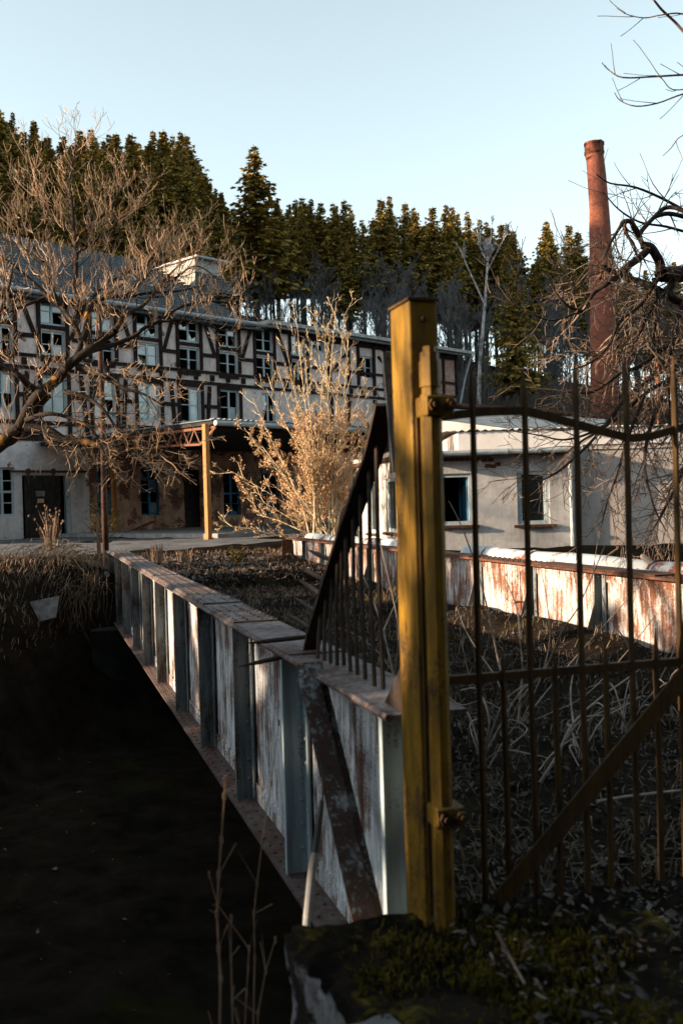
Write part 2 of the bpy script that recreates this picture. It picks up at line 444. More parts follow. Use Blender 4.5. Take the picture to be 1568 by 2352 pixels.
mb.tube(pr, .015, 6)
obj('top_flange', mb, M['flange'], root)
mb = MB().bbox(U0, U1, 1.155, 1.495, -.402, -.386)
for k in range(int((U1-U0)/.13)):
    mb.rivet(B(U0+.1+k*.13, 1.19, -.386), Z_, .014); mb.rivet(B(U0+.1+k*.13, 1.255, -.386), Z_, .014)
obj('bottom_flange', mb, M['flrust'], root)
for (a,b,t) in ((4.9,6.35,.002),(6.38,7.6,.010),(7.63,8.15,.022),(8.18,11.2,.012),(11.23,14.8,.018),(14.83,18.6,.024)):
    mb = MB().bbox(a,b,1.178,1.472,.787,.787+t+.006)
    zt = .787+t+.006
    if a > 6:
        for k in range(int((b-a-.05)/.12)):
            for v in (1.20,1.275,1.375,1.45):
                mb.rivet(B(a+.06+k*.12, v, zt), Z_, .016)
    obj('cover_plate', mb, M['flange'], root)
sx_ = [868,644,532,454,399,358,329,305,284,269,256,246]
su = [uv(atV(x, 1500, 1.18))[0] for x in sx_]
for i, u in enumerate(su):
    mb = MB().bbox(u-.006,u+.006, 1.185, WL-.0205, -.380, .764)
    mb.bbox(u-.075,u-.0065, WL-.033, WL-.021, -.378, .762)
    mb.bbox(u+.0065,u+.075, WL-.033, WL-.021, -.378, .762)
    if i < 2: mb.bbox(u-.03,u+.006, 1.176, 1.1845, -.378, .762)
    for k in range(9):
        z = -.30+k*.125
        mb.rivet(B(u-.043, WL-.033, z), -E_, .013); mb.rivet(B(u+.043, WL-.033, z), -E_, .013)
        mb.rivet(B(u-.006, WL-.055, z+.05), -D_, .012)
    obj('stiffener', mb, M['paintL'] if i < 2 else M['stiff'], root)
a = atV(702,1528,1.13); b = atV(838,2125,1.13)
mb = MB().beam(a, b, .012, .092, D_); mb.beam(a+E_*.045+D_*.05, b+E_*.045+D_*.05, .09, .012, E_)
obj('diagonal_brace', mb, M['bracem'], root)

# ------------------------------------------------------------------ far girder (right parapet)
WR = 5.57
r0, r1 = 4.0, 22.3
root = thing('bridge_girder', 'rust streaked girder parapet behind the gate with the white pipe along it', 'bridge girder', B(r0, WR, -.4), 'girder parapets of the bridge')
mb = MB().bbox(r0, r1, WR-.008, WR+.008, -.385, .765)
mb.bbox(r0, r1, WR-.022, WR-.0085, .665, .765)
for k in range(int((r1-r0)/.14)): mb.rivet(B(r0+.1+k*.14, WR-.022, .705), -E_, .013)
obj('web', mb, M['rustpaint'], root)
mb = MB().bbox(r0, r1+.1, 5.43, 5.73, .768, .79)
for k in range(int((r1-r0)/.14)):
    for v in (5.46,5.53,5.63,5.70): mb.rivet(B(r0+.1+k*.14, v, .79), Z_, .018)
mb.bbox(8.0, 10.4, 5.435, 5.725, .7915, .806); mb.bbox(12.2, 17, 5.435, 5.725, .7915, .803)
obj('top_flange', mb, M['rust'], root)
obj('edge_strip', MB().bbox(r0, r1+.1, 5.412, 5.4295, .764, .788), M['redrust'], root)
obj('bottom_flange', MB().bbox(r0, r1, 5.40, 5.75, -.402, -.386), M['redrust'], root)
k = 0; u = 4.6
while u < r1:
    mb = MB().prism([B(u-.007, WR-.0225, -.38), B(u-.007, 5.27, -.38), B(u-.007, 5.29,-.05), B(u-.007, 5.455, .45), B(u-.007, 5.455, .763), B(u-.007, WR-.0225, .763)], D_*.014)
    mb.bbox(u+.0075,u+.085, WR-.034, WR-.0225, -.36, .76); mb.bbox(u-.085,u-.0075, WR-.034, WR-.0225, -.36, .76)
    for q in range(9):
        mb.rivet(B(u-.05, WR-.034, -.28+q*.125), -E_, .016); mb.rivet(B(u+.05, WR-.034, -.28+q*.125), -E_, .016)
    obj('stiffener', mb, M['stiff'], root)
    if k % 3 == 1:
        mb = MB().bbox(u+.35,u+.95, WR-.018, WR-.0085, -.35, .66)
        for a in range(4):
            for q in range(10): mb.rivet(B(u+.42+a*.15, WR-.018, -.3+q*.1), -E_, .016)
        mb.tube([B(u+.3, WR-.01, .3), B(u+.3, WR-.12, .3)], .012, 6); mb.disc(B(u+.3, WR-.12,.3), -E_, .028, .02)
        mb.tube([B(u+.3, WR-.01, .12), B(u+.3, WR-.12, .12)], .012, 6); mb.disc(B(u+.3, WR-.12,.12), -E_, .028, .02)
        obj('splice_plate', mb, M['rustpaint'], root)
    u += 1.5; k += 1
obj('end_plate', MB().bbox(r1+.002, r1+.014, 5.30, 5.73, -.38, .765), M['rust'], root)

# pipes lying behind the far girder
def pipe(u0, u1, v, z, r, label):
    mb = MB(); pts = []; rad = []
    n = 34
    e0 = [(-.0,.45),(.04,.8),(.12,1.0)]
    for du, k in e0: pts.append(B(u1-du, v, z)); rad.append(r*k)
    for i in range(1, n):
        u = u1-.12-(u1-.12-u0)*i/n; pts.append(B(u, v+.012*math.sin(i*.9), z+.01*math.sin(i*.6))); rad.append(r*(1+.012*math.sin(i*2.2)))
    mb.tube(pts, rad, 16)
    rt = thing('insulated_pipe', label, 'pipe', B(u0, v, z-r), 'white pipes lying along the bridge')
    obj('jacket', mb, M['pipe'], rt, smooth=True)
    for i in range(int((u1-u0)/1.3)):
        uu = u1-.8-i*1.3
        obj('joint_band', MB().tube([B(uu,v,z), B(uu-.05,v,z)], r*1.04, 16), M['pipe'] if i % 3 else M['redrust'], rt)
pipe(14.25, 22.2, 5.91, .755, .14, 'white jacketed pipe behind the spiked railing, rounded end under the seeded shrub')
pipe(5.0, 13.35, 5.91, .755, .14, 'white pipe with red rust patches in front of the grey annex wall')
mb = MB(); a = P(1475,1277,10.2)
mb.tube([P(1475,1277,10.1), P(1490,1290,10.0), P(1512,1304,9.9), P(1545,1309,9.6), P(1580,1322,9.4)], [.03,.032,.03,.033,.03], 8)
tag(obj('fallen_branch', mb, M['palewood'], loc=P(1512,1318,9.9)), 'bare brown branch with a sawn end lying on the white pipe', 'branch')
mb = MB().tube([P(1201,1292,13.0), P(1203,1272,13.0)], .055, 10)
tag(obj('pipe_stub', mb, M['rust'], loc=P(1201,1292,13.0)), 'short rusty upright stub on the white pipe below the left annex window', 'pipe stub')

# ------------------------------------------------------------------ gate post
pf = 3.10                                       # front face of the post
tl = atU(938, 690, pf); tr = atU(1003, 690, pf)
v0, v1, zt = uv(tl)[1], uv(tr)[1], (tl.z+tr.z)/2
root = thing('gate_post', 'square yellow steel gate post with peeling paint at the near end of the bridge', 'gate post', B(pf+.09, (v0+v1)/2, .1))
mb = MB().bbox(pf, pf+.185, v0, v1, .02, zt)
o = obj('post', mb, M['yellow'], root)
bv = o.modifiers.new('edge', 'BEVEL'); bv.width = .007; bv.segments = 2
mb = MB().bbox(pf-.006, pf+.19, v0-.005, v1+.005, zt+.001, zt+.009)
obj('cap', mb, M['yellowdk'], root)
mb = MB().bbox(pf-.0135, pf-.001, v0+.012, v0+.075, .05, uv(V((0,0,0)))[0]*0+1.83)
obj('post_shade_strip', mb, M['yellowdk'], root)  # dark strip laid over the post front, shade put into its colour
for z in (2.16, 1.32, .55): obj('bolt', MB().rivet(B(pf-.001, (v0+v1)/2, z), -D_, .012), M['rust'], root)
mb = MB().prism([B(pf+.19, v0+.02,.80), B(pf+.42, v0+.02,.80), B(pf+.19, v0+.02,1.0)], E_*.012)
obj('gusset', mb, M['iron'], root)

# ------------------------------------------------------------------ gate leaf
gu = 3.165
gl = thing('gate_leaf', 'closed yellow-brown iron gate of spear bars with a scalloped top rail', 'gate', B(3.05, 1.3, .1))
st = [atU(987,796,3.05), atU(993,1300,3.05), atU(1012,1800,3.05), atU(1022,2120,3.05)]
sv = sum(uv(p)[1] for p in st)/4
mb = MB()
zs = [(p.z) for p in st]
def stile_seg(z0, z1, w):
    pol = []
    for k in range(8):
        a = PI/8+k*PI/4; pol.append(B(3.045+math.cos(a)*w*1.04, sv+math.sin(a)*w*1.04, z0))
    return pol
def dv(z): return 0.0
mb.prism(stile_seg(.03, 0, .034), Z_*(1.90-.03))
mb.prism(stile_seg(1.925, 0, .034), Z_*(zs[0]-.05-1.925)); mb.prism(stile_seg(zs[0]-.05, 0, .03), Z_*.03); mb.prism(stile_seg(zs[0]-.02, 0, .021), Z_*.02)
mb.prism(stile_seg(1.895, 0, .028), Z_*.036)
o = obj('stile', mb, M['yellow'], gl)
for (py, nm) in ((931,'a'),(1886,'b')):
    z = atU(990, py, 3.0).z; hh = .033
    mb = MB().bbox(2.995, 3.098, v0+.012, sv+.062, z-hh, z+hh)
    cl = obj('hinge_clamp', mb, M['yellow'], gl)
    bv = cl.modifiers.new('edge', 'BEVEL'); bv.width = .005; bv.segments = 2
    for q in (v0+.035, sv-.012, sv+.045):
        obj('bolt', MB().disc(B(2.995, q, z+.002), -D_, .020, .016, 6).disc(B(2.98, q, z+.002), -D_, .009, .012, 8), M['yellowdk'], cl)
def gp(px, py, u=gu): return atU(px, py, u)
tp = [gp(1018,957), gp(1060,951), gp(1110,946), gp(1160,944), gp(1205,944), gp(1260,957), gp(1330,976), gp(1390,993), gp(1445,1006), gp(1490,1003), gp(1530,992), gp(1575,978)]
last = tp[-1]; vv = uv(last)[1]
for q, dz in ((.12,.035),(.28,.06),(.45,.05),(.62,.0),(.78,-.03)): tp.append(B(gu, vv+q, last.z+dz))
def flat(mb, pts, w, t, side):
    for a, b in zip(pts, pts[1:]):
        d = (b-a).normalized()*.003; mb.beam(a-d, b+d, t, w, side)
mb = MB(); flat(mb, tp, .030, .014, D_)
obj('top_rail', mb, M['yellowdk'], gl)
za = gp(1040,1562).z; zb = gp(1568,1520).z
mb = MB().beam(B(gu, sv, za), B(gu, vv+.8, za+(zb-za)*1.35), .020, .030, D_)
obj('mid_rail', mb, M['yellowdk'], gl)
zm = za
def bar(px, ytip, tall):
    v = uv(gp(px, 1545))[1]; z1 = gp(px, ytip).z
    w = .0115
    pts = [(B(gu,v,.13), w), (B(gu,v+.003,.5), w*1.05), (B(gu,v-.002,.95), w), (B(gu,v+.002,z1-.17), w), (B(gu,v,z1-.12), w*1.15), (B(gu,v,z1), .002)]
    return MB().tube([p for p,_ in pts], [r for _,r in pts], 6)
tall = [(1100,836),(1219,834),(1337,826),(1452,817),(1563,817),(1680,822),(1795,830)]
short = [(1155,1503),(1274,1503),(1391,1473),(1507,1443),(1622,1440),(1738,1440)]
for x, y in tall: obj('bar', bar(x, y, True), M['yellowdk'], gl)
for x, y in short: obj('bar', bar(x, y, False), M['yellowdk'], gl)
a = gp(1145,2072,gu-.03); b = gp(1600,1517,gu-.03)
obj('diagonal_brace', MB().beam(a, b+(b-a)*.3, .008, .066, D_), M['yellowdk'], gl)

# ------------------------------------------------------------------ spiked railing beside the post
VR = 1.33
sr = thing('spiked_railing', 'dark iron fan of spiked bars sloping down from the post to the girder top', 'railing', B(5.4, VR, .80))
pl = [atV(x,y,VR) for x,y in ((884,930),(872,985),(856,1050),(832,1118),(803,1200),(770,1300),(742,1390),(722,1455),(713,1500))]
mb = MB(); flat(mb, pl, .02, .085, E_)
obj('arched_plate', mb, M['iron'], sr)
bars = [((730,1511),(738,1400)),((745,1517),(748,1372)),((759,1524),(762,1330)),((774,1529),(775,1287)),((790,1528),(784,1258)),
        ((805,1544),(793,1219)),((821,1551),(810,1172)),((839,1561),(827,1126)),((860,1577),(847,1073)),((880,1583),(864,1017))]
for i, (bo, tp_) in enumerate(bars):
    p0 = G(bo[0], bo[1], .79); p2 = atV(tp_[0], tp_[1], VR); 
    p1 = p0.lerp(p2, .5) + D_*.02
    obj('bar', MB().tube([p0, p1, p2], .0105, 6), M['iron'], sr)
tips = [((836,1098),(833,1029),(845,1075)),((848,1020),(844,967),(858,1040)),((862,975),(863,915),(872,985)),((818,1150),(818,1085),(832,1118)),((800,1200),(802,1138),(812,1178))]
for a, b, c in tips:
    p0 = atV(c[0], c[1], VR); p2 = atV(b[0], b[1], VR); 
    obj('spike', MB().tube([p0, p0.lerp(p2,.55), p2], [.011,.0115,.002], 6), M['iron'], sr)
for (a, b) in (((755,1284),(705,1262)),((740,1330),(690,1303)),((730,1362),(684,1330)),((718,1402),(676,1372)),((703,1438),(657,1409))):
    p0 = atV(a[0]+8, a[1]+4, VR); dep = (p0-CO).dot(V((0,1,0))); p2 = P(b[0], b[1], dep+.25)
    obj('spike', MB().tube([p0, p0.lerp(p2,.6), p2], [.011,.012,.002], 6), M['iron'], sr)
for (a, b) in (((712,1462),(566,1478)),((712,1495),(546,1532))):
    p0 = atV(a[0], a[1], VR); dep = (p0-CO).dot(V((0,1,0))); p2 = P(b[0], b[1], dep-.12)
    obj('spike', MB().tube([p0, p0.lerp(p2,.7), p2], [.0125,.013,.002], 6), M['iron'], sr)
# loose strips leaning on the post
for nm, a, b, w, lab in (('metal_strip',(887,808),(912,1083),.034,'grey perforated metal strip leaning against the left side of the yellow post'),
                    ('metal_strip',(896,900),(904,1086),.026,'dark metal strip just behind the grey perforated one on the post')):
    u = 3.36 if w > .03 else 3.39
    p0 = atU(a[0],a[1],u); p1 = atU(b[0],b[1],u)
    mb = MB().beam(p0, p1, w, .006, E_)
    nn = -D_
    rt = thing(nm, lab, 'metal strip', p1)
    obj('strip', mb, M['steel'] if w > .03 else M['iron'], rt)
    for t in (.06,.2,.37,.62,.93): obj('hole', MB().disc(p0.lerp(p1,t)-D_*.004, nn, .0045, .002, 8), M['black'], rt)

# ------------------------------------------------------------------ concrete block at the foot of the post
def rough_block(u0,u1,v0_,v1_,z0,z1, nu, nv, nz, seed, amp):
    mb = MB(); idx = {}
    def vert(i,j,k):
        if (i,j,k) in idx: return idx[(i,j,k)]
        u = u0+(u1-u0)*i/nu; v = v0_+(v1_-v0_)*j/nv; z = z0+(z1-z0)*k/nz
        ed = (i in (0,nu))+(j in (0,nv))+(k == nz)
        n1 = vn(u*4+seed, v*4+z*3); n2 = vn(v*5+seed*2, u*3+z*5); n3 = vn(u*3.3+v*2.7+seed, z*4)
        q1 = vn(u*17+seed, v*19+z*13); q2 = vn(v*23+z*21, u*18+seed)
        p = B(u+amp*n1+.030*q1, v+amp*n2+.032*q2, z+amp*1.1*n3+.028*vn(u*21, v*24+seed))
        if ed >= 2:
            c = B((u0+u1)/2,(v0_+v1_)/2,(z0+z1)/2); p += (c-p).normalized()*(.025+.03*abs(vn(u*9+seed, v*9+z*9)))
        idx[(i,j,k)] = len(mb.v); mb.v.append(p); return idx[(i,j,k)]
    for i in range(nu):
        for j in range(nv): mb.f.append((vert(i,j,nz),vert(i+1,j,nz),vert(i+1,j+1,nz),vert(i,j+1,nz))[::-1])
    for k in range(nz):
        for i in range(nu):
            mb.f.append((vert(i,0,k),vert(i+1,0,k),vert(i+1,0,k+1),vert(i,0,k+1))[::-1]); mb.f.append((vert(i,nv,k),vert(i+1,nv,k),vert(i+1,nv,k+1),vert(i,nv,k+1)))
        for j in range(nv):
            mb.f.append((vert(0,j,k),vert(0,j+1,k),vert(0,j+1,k+1),vert(0,j,k+1))); mb.f.append((vert(nu,j,k),vert(nu,j+1,k),vert(nu,j+1,k+1),vert(nu,j,k+1))[::-1])
    return mb
tag(obj('concrete_block', rough_block(2.0,3.27,.755,1.95,-1.6,.135,64,64,80,3.0,.045), M['blockc'], loc=B(2.6,1.35,-1.6), smooth=True),
    'mossy broken concrete block under the foot of the yellow gate post', 'concrete block')
lp = G(838,2352,.15); lu, lv = uv(lp)
tag(obj('concrete_lump', rough_block(lu-.12,lu+.035,lv-.08,lv+.10,.0,.165,12,12,5,9.0,.06), M['asphalt'], loc=lp, smooth=True),
    'pale lump of broken concrete lying on the mossy block', 'concrete lump')

# cable in its conduit beside the girder
cd = thing('conduit', 'grey corrugated cable conduit sticking up beside the block, black cable in its top', 'conduit', P(703,2140,3.75))
def lerp_poly(pts, t):
    n = len(pts)-1; x = t*n; i = min(n-1,int(x)); return pts[i].lerp(pts[i+1], x-i)
cp = [P(701,2170,3.62), P(705,2110,3.66), P(711,2050,3.72), P(716,2000,3.78), P(722,1962,3.82)]
pts = [lerp_poly(cp, i/150) for i in range(151)]
obj('sleeve', MB().tube(pts, [.0165 if i % 2 else .0135 for i in range(151)], 10), M['conduit'], cd)
obj('sheath', MB().tube([P(722,1966,3.82), P(729,1915,3.87), P(735,1870,3.92), P(739,1840,3.95)], [.013,.013,.012,.010], 8), M['black'], cd)
obj('wire', MB().tube([P(739,1842,3.95), P(742,1810,3.98), P(741,1770,4.0), P(734,1740,4.02)], .004, 5), M['black'], cd)

# ------------------------------------------------------------------ rusty pole behind the far end of the girder
pb = G(243, 1264, .74); dp = pb.y
pt = P(247, 690, dp)
rt = thing('pole', 'thin rusty upright pole at the far end of the girder', 'pole', V((pb.x,pb.y,.4)))
mb = MB().tube([V((pb.x,pb.y,.4)), V((pb.x,pb.y,1.9)), V((pb.x+.02,pb.y,3.4)), V((pb.x,pb.y,pt.z))], [.065,.06,.055,.052], 10)
obj('shaft', mb, M['rust'], rt, smooth=True)
obj('foot_plate', MB().box(V((pb.x-.14,pb.y,.95)), V((.035,0,0)), V((0,.02,0)), V((0,0,.55))), M['iron'], rt)

# ------------------------------------------------------------------ half-timbered factory house
house = thing('factory_house', 'long derelict half-timbered factory house with grey slate roof and broken windows', 'house', HP(0,0,GZ))
S0 = -24.0; S1 = hw(1047, 900)[0]
EZ = 10.85                                     # eaves
sH, _ = hw(584, 740)                           # where the slate roof ends
zband = sum(hw(x,y)[1] for x,y in ((330,850),(480,868),(560,879)))/3      # storey beam
zlow = hw(100, 1012)[1]                        # foot of the timber frame
cols = [(-22,30),(94,150),(211,262),(314,364),(411,457),(502,545),(587,626),(668,702)]
ztop1, ztop0 = hw(433,729)[1], hw(433,786)[1]
zb1, zb0 = hw(433,798)[1], hw(433,852)[1]
zf1, zf0 = hw(339,880)[1], hw(339,966)[1]
holes = []; wins = []
rr = random.Random(3)
for i, (a, b) in enumerate(cols):
    s0 = hw(a, 800)[0]; s1 = hw(b, 800)[0]
    if i < 7: pass
    for kind, z0, z1 in (('t', ztop0, ztop1), ('b', zb0, zb1), ('f', zf0, zf1)):
        if i == 7 and kind == 'f': continue
        x0, x1 = (s0, s1) if not (kind == 'f' and i == 6) else (hw(601,930)[0], hw(632,930)[0])
        holes.append((x0, x1, z0, z1)); wins.append((i, kind, x0, x1, z0, z1))
for (a,b,y1,y0) in ((823,855,816,867),(712,742,772,806)):
    s0, z1 = hw(a,y1); s1 = hw(b,y1)[0]; z0 = hw(a,y0)[1]
    holes.append((s0,s1,z0,z1)); wins.append((9,'x',s0,s1,z0,z1))
# ground floor openings
low = []
for (a,b,y1,y0,kd) in ((-22,34,1073,1186,'win'),(50,161,1092,1236,'door'),(221,264,1072,1184,'blue'),(322,367,1072,1184,'blue'),(421,463,1078,1222,'dark'),(512,552,1082,1184,'blue'),(600,640,1085,1185,'blue')):
    s0, z1 = hw(a,y1); s1 = hw(b,y1)[0]; z0 = hw((a+b)/2,y0)[1]
    if kd in ('door','dark'): z0 = GZ+.02
    holes.append((s0,s1,z0,z1)); low.append((kd,s0,s1,z0,z1))
def wall_grid(s0, s1, z0, z1, hl, PF, t):
    ss_ = sorted({s0,s1,*[x for h in hl for x in h[:2] if s0 < x < s1]}); zz = sorted({z0,z1,*[x for h in hl for x in h[2:] if z0 < x < z1]})
    mb = MB()
    def inside(s,z): return any(h[0] < s < h[1] and h[2] < z < h[3] for h in hl)
    for a, b in zip(ss_, ss_[1:]):
        for c, d in zip(zz, zz[1:]):
            if inside((a+b)/2,(c+d)/2): continue
            mb.add([PF(a,0,c),PF(b,0,c),PF(b,0,d),PF(a,0,d)], [(0,1,2,3)])
    for a, b, c, d in hl:
        if b < s0 or a > s1 or d < z0 or c > z1: continue
        for p, q in (((a,c),(b,c)),((b,c),(b,d)),((b,d),(a,d)),((a,d),(a,c))):
            mb.add([PF(p[0],0,p[1]),PF(q[0],0,q[1]),PF(q[0],-t,q[1]),PF(p[0],-t,p[1])], [(0,1,2,3)])
    return mb
obj('upper_wall', wall_grid(S0, hw(985,870)[0], zlow, EZ, holes, HP, .22), M['plaster'], house)
obj('brick_end_wall', wall_grid(hw(985,870)[0], S1, zlow, EZ, [], HP, .22), M['endbrick'], house)
scan = hw(204, 1100)[0]
obj('ground_floor_wall', wall_grid(S0, scan, GZ-.3, zlow, holes, HP, .3), M['plasterlow'], house)
obj('brick_base_wall', wall_grid(scan, S1, GZ-.3, zlow, holes, HP, .3), M['brickwall'], house)
mb = MB()
DEPTH = 10.5
c = [HP(S0,0,GZ-.3),HP(S1,0,GZ-.3),HP(S1,-DEPTH,GZ-.3),HP(S0,-DEPTH,GZ-.3)]; t = [p+Z_*(EZ-GZ+.3) for p in c]
mb.add(c+t, [(1,2,6,5),(2,3,7,6),(3,0,4,7),(0,1,2,3)])
obj('rear_wall', mb, M['brickwall'], house)
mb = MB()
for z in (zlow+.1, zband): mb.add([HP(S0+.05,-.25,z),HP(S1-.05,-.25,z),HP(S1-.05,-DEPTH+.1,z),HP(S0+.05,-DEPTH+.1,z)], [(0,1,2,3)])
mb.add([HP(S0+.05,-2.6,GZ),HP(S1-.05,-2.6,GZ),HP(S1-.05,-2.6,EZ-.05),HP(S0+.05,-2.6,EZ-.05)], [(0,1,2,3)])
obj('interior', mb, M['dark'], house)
# timber frame
mbt = MB()
def tb(s0,z0,s1,z1,w=.22):
    a = HP(s0,.025,z0); b = HP(s1,.025,z1); d = (b-a).normalized(); sd = d.cross(HN).normalized()
    mbt.box((a+b)/2, (b-a)/2, sd*w/2, HN*.05)
def hbeam(s0,s1,z,w): mbt.box(HP((s0+s1)/2,.028,z), HS*((s1-s0)/2), HN*.05, Z_*w/2)
def vbeam(s,z0,z1,w): mbt.box(HP(s,.031,(z0+z1)/2), HS*w/2, HN*.05, Z_*((z1-z0)/2))
SE = S1
hbeam(S0,SE,zband+.26,.14); hbeam(S0,SE,zband-.26,.14)
hbeam(S0,SE,zlow+.12,.26)
hbeam(S0,hw(985,870)[0],zlow+.75,.16)
s = S0+.4
while s < SE-.3:
    mbt.box(HP(s,.022,zband), HS*.12, HN*.05, Z_*.14); s += 1.0
edges = []
for i,(a,b) in enumerate(cols):
    s0 = hw(a,800)[0]; s1 = hw(b,800)[0]; edges.append((s0,s1))
    for sx in (s0-.10, s1+.10):
        vbeam(sx, zband+.36, EZ, .16)
        if i < 6: vbeam(sx, zlow+.25, zband-.36, .16)
    for z, w in ((ztop0-.09,.16),(zb0-.1,.18),(ztop1+.08,.14)): mbt.box(HP((s0+s1)/2,.025,z), HS*((s1-s0)/2+.02), HN*.045, Z_*w/2)
    if i < 6: mbt.box(HP((s0+s1)/2,.025,zf1+.1), HS*((s1-s0)/2+.02), HN*.045, Z_*.09)
for i in range(len(edges)-1):
    a = edges[i][1]+.19; b = edges[i+1][0]-.19
    zm1, zm2 = zb0+.85, ztop0+1.15
    for z in (zm1, zm2): mbt.box(HP((a+b)/2,.024,z), HS*((b-a)/2), HN*.044, Z_*.085)
    if i % 2: tb(a+.1, zm1+.05, b-.1, zm2+.05, .17)
    else: tb(b-.1, zm1+.05, a+.1, zm2+.05, .17)
    if i < 5:
        mbt.box(HP((a+b)/2,.024,zlow+1.9), HS*((b-a)/2), HN*.044, Z_*.085)
        if i % 2: tb(b-.15, zlow+.3, (a+b)/2+.05, zband-.42, .19)
        else: tb(a+.15, zlow+.3, (a+b)/2-.05, zband-.42, .19)
# right part of the frame
s7 = edges[-1][1]; 
for x in (742+14,800,822,858,882,905,1017,1046):
    vbeam(hw(x,850)[0], zband+.39, EZ, .2)
for x in (760,800,858,905,960,1017,1046): vbeam(hw(x,900)[0], zlow+.25, zband-.39, .2)
for z in (zb0+.85, ztop0+1.0): mbt.box(HP((s7+SE)/2+.2,.0245,z), HS*((SE-s7)/2-.25), HN*.044, Z_*.07)
tb(hw(800,0)[0]*0+hw(800,850)[0]-.1, zb0+1.9, hw(760,850)[0]+.2, zb0+.9, .15); tb(hw(905,850)[0], zb0+.9, hw(868,850)[0], zb0+1.9, .15)
obj('timber_frame', mbt, M['timber'], house)
mbt = MB(); hbeam(S0,SE,EZ-.17,.3); obj('eaves_beam', mbt, M['timberred'], house)
# windows: frame part with pane sub-part
def window(s0,s1,z0,z1,kind,fm,gm,missing,off=-.1,two=True):
    mb = MB(); fw = .09
    def fb(a,b,c,d,o=off): mb.box(HP((a+b)/2,o,(c+d)/2), HS*((b-a)/2), HN*.035, Z_*((d-c)/2))
    fb(s0+.004,s0+fw,z0+.004,z1-.004); fb(s1-fw,s1-.004,z0+.004,z1-.004); fb(s0+fw,s1-fw,z1-fw,z1-.004); fb(s0+fw,s1-fw,z0+.004,z0+fw)
    cs = [s0+fw, (s0+s1)/2, s1-fw] if two else [s0+fw, s1-fw]
    if two: fb((s0+s1)/2-.05,(s0+s1)/2+.05,z0+fw,z1-fw,off+.004)
    nr = 2 if z1-z0 < 1.9 else 4
    zr = [z0+fw+(z1-z0-2*fw)*k/nr for k in range(nr+1)]
    for k, z in enumerate(zr[1:-1]):
        w = .045 if (nr == 4 and k == 1) else .02
        for a, b in zip(cs, cs[1:]):
            if (a, k) not in missing: fb(a+.02,b-.02,z-w,z+w,off-.008)
    fr = obj('window_frame', mb, fm, house)
    mb = MB()
    for ci,(a,b) in enumerate(zip(cs,cs[1:])):
        for k in range(nr):
            if rr.random() < missing_p: continue
            c, d = zr[k]+.02, zr[k+1]-.02; a2, b2 = a+.03, b-.03
            if rr.random() < .18:        # jagged remains of a broken pane
                mid = c+(d-c)*rr.uniform(.25,.6)
                mb.add([HP(a2,off-.012,c),HP(b2,off-.012,c),HP(b2,off-.012,mid),HP((a2+b2)/2,off-.012,c+(mid-c)*.4),HP(a2,off-.012,d)],[(0,1,2,3,4)])
            else:
                tl_ = rr.uniform(-.012,.012)
                mb.add([HP(a2,off-.012,c),HP(b2,off-.012+tl_,c),HP(b2,off-.012+tl_*.5,d),HP(a2,off-.012-tl_*.5,d)],[(0,1,2,3)])
    if mb.f: obj('pane', mb, gm, fr)
    return fr
for (i, kind, s0, s1, z0, z1) in wins:
    if kind == 'f': missing_p, gm = (.12, M['glasspale']) if i in (2,3,4) else (.45, M['glass'])
    elif kind == 't': missing_p, gm = .5, M['glass']
    else: missing_p, gm = (.1 if i == 3 else .85), M['glass']
    if kind == 'b' and i in (4,6,0): missing_p = 1.0
    if i == 6 and kind == 't': missing_p = .85
    window(s0,s1,z0,z1,kind,M['frame'],gm,set())
for (kd,s0,s1,z0,z1) in low:
    if kd in ('win','blue'):
        missing_p = .6
        window(s0,s1,z0,z1,kd,M['frame'] if kd == 'win' else M['bluefr'],M['glassblue'] if kd == 'blue' else M['glass'],set(),-.16)
    if kd == 'door':
        mb = MB(); nb = 12
        for k in range(nb):
            a = s0+.05+(s1-s0-.6)*k/nb; b = s0+.05+(s1-s0-.6)*(k+1)/nb-.012
            mb.box(HP((a+b)/2,.10+.006*(k%3),(z0+z1)/2), HS*((b-a)/2), HN*.02, Z_*((z1-z0)/2-.02))
        dr = obj('sliding_door', mb, M['blackwood'], house)
        sa, za_ = hw(78,1128); sb, zb_ = hw(99,1140)
        pl_ = obj('sign', MB().box(HP((sa+sb)/2,.145,(za_+zb_)/2), HS*((sb-sa)/2), HN*.006, Z_*((za_-zb_)/2)), M['whitesheet'], dr)
        sa, za_ = hw(82,1146); sb, zb_ = hw(97,1155)
        obj('sign', MB().box(HP((sa+sb)/2,.145,(za_+zb_)/2), HS*((sb-sa)/2), HN*.006, Z_*((za_-zb_)/2)), M['seed'], dr)
        mb = MB().box(HP((s0+s1)/2+.1,.13,z1+.16), HS*((s1-s0)/2+.7), HN*.03, Z_*.05)
        for q in (s0+.2, s1-.9): mb.disc(HP(q,.165,z1+.16), HN, .13, .03, 12); mb.box(HP(q,.17,z1-.12), HS*.04, HN*.01, Z_*.25)
        obj('door_rail', mb, M['rust'], house)
        obj('door_jamb', MB().box(HP(s1-.12,-.1,(z0+z1)/2), HS*.1, HN*.09, Z_*((z1-z0)/2-.01)), M['frame'], house)
    if kd == 'dark':
        obj('boarded_doorway', MB().box(HP((s0+s1)/2,-.25,(z0+z1)/2), HS*((s1-s0)/2-.01), HN*.03, Z_*((z1-z0)/2-.01)), M['blackwood'], house)
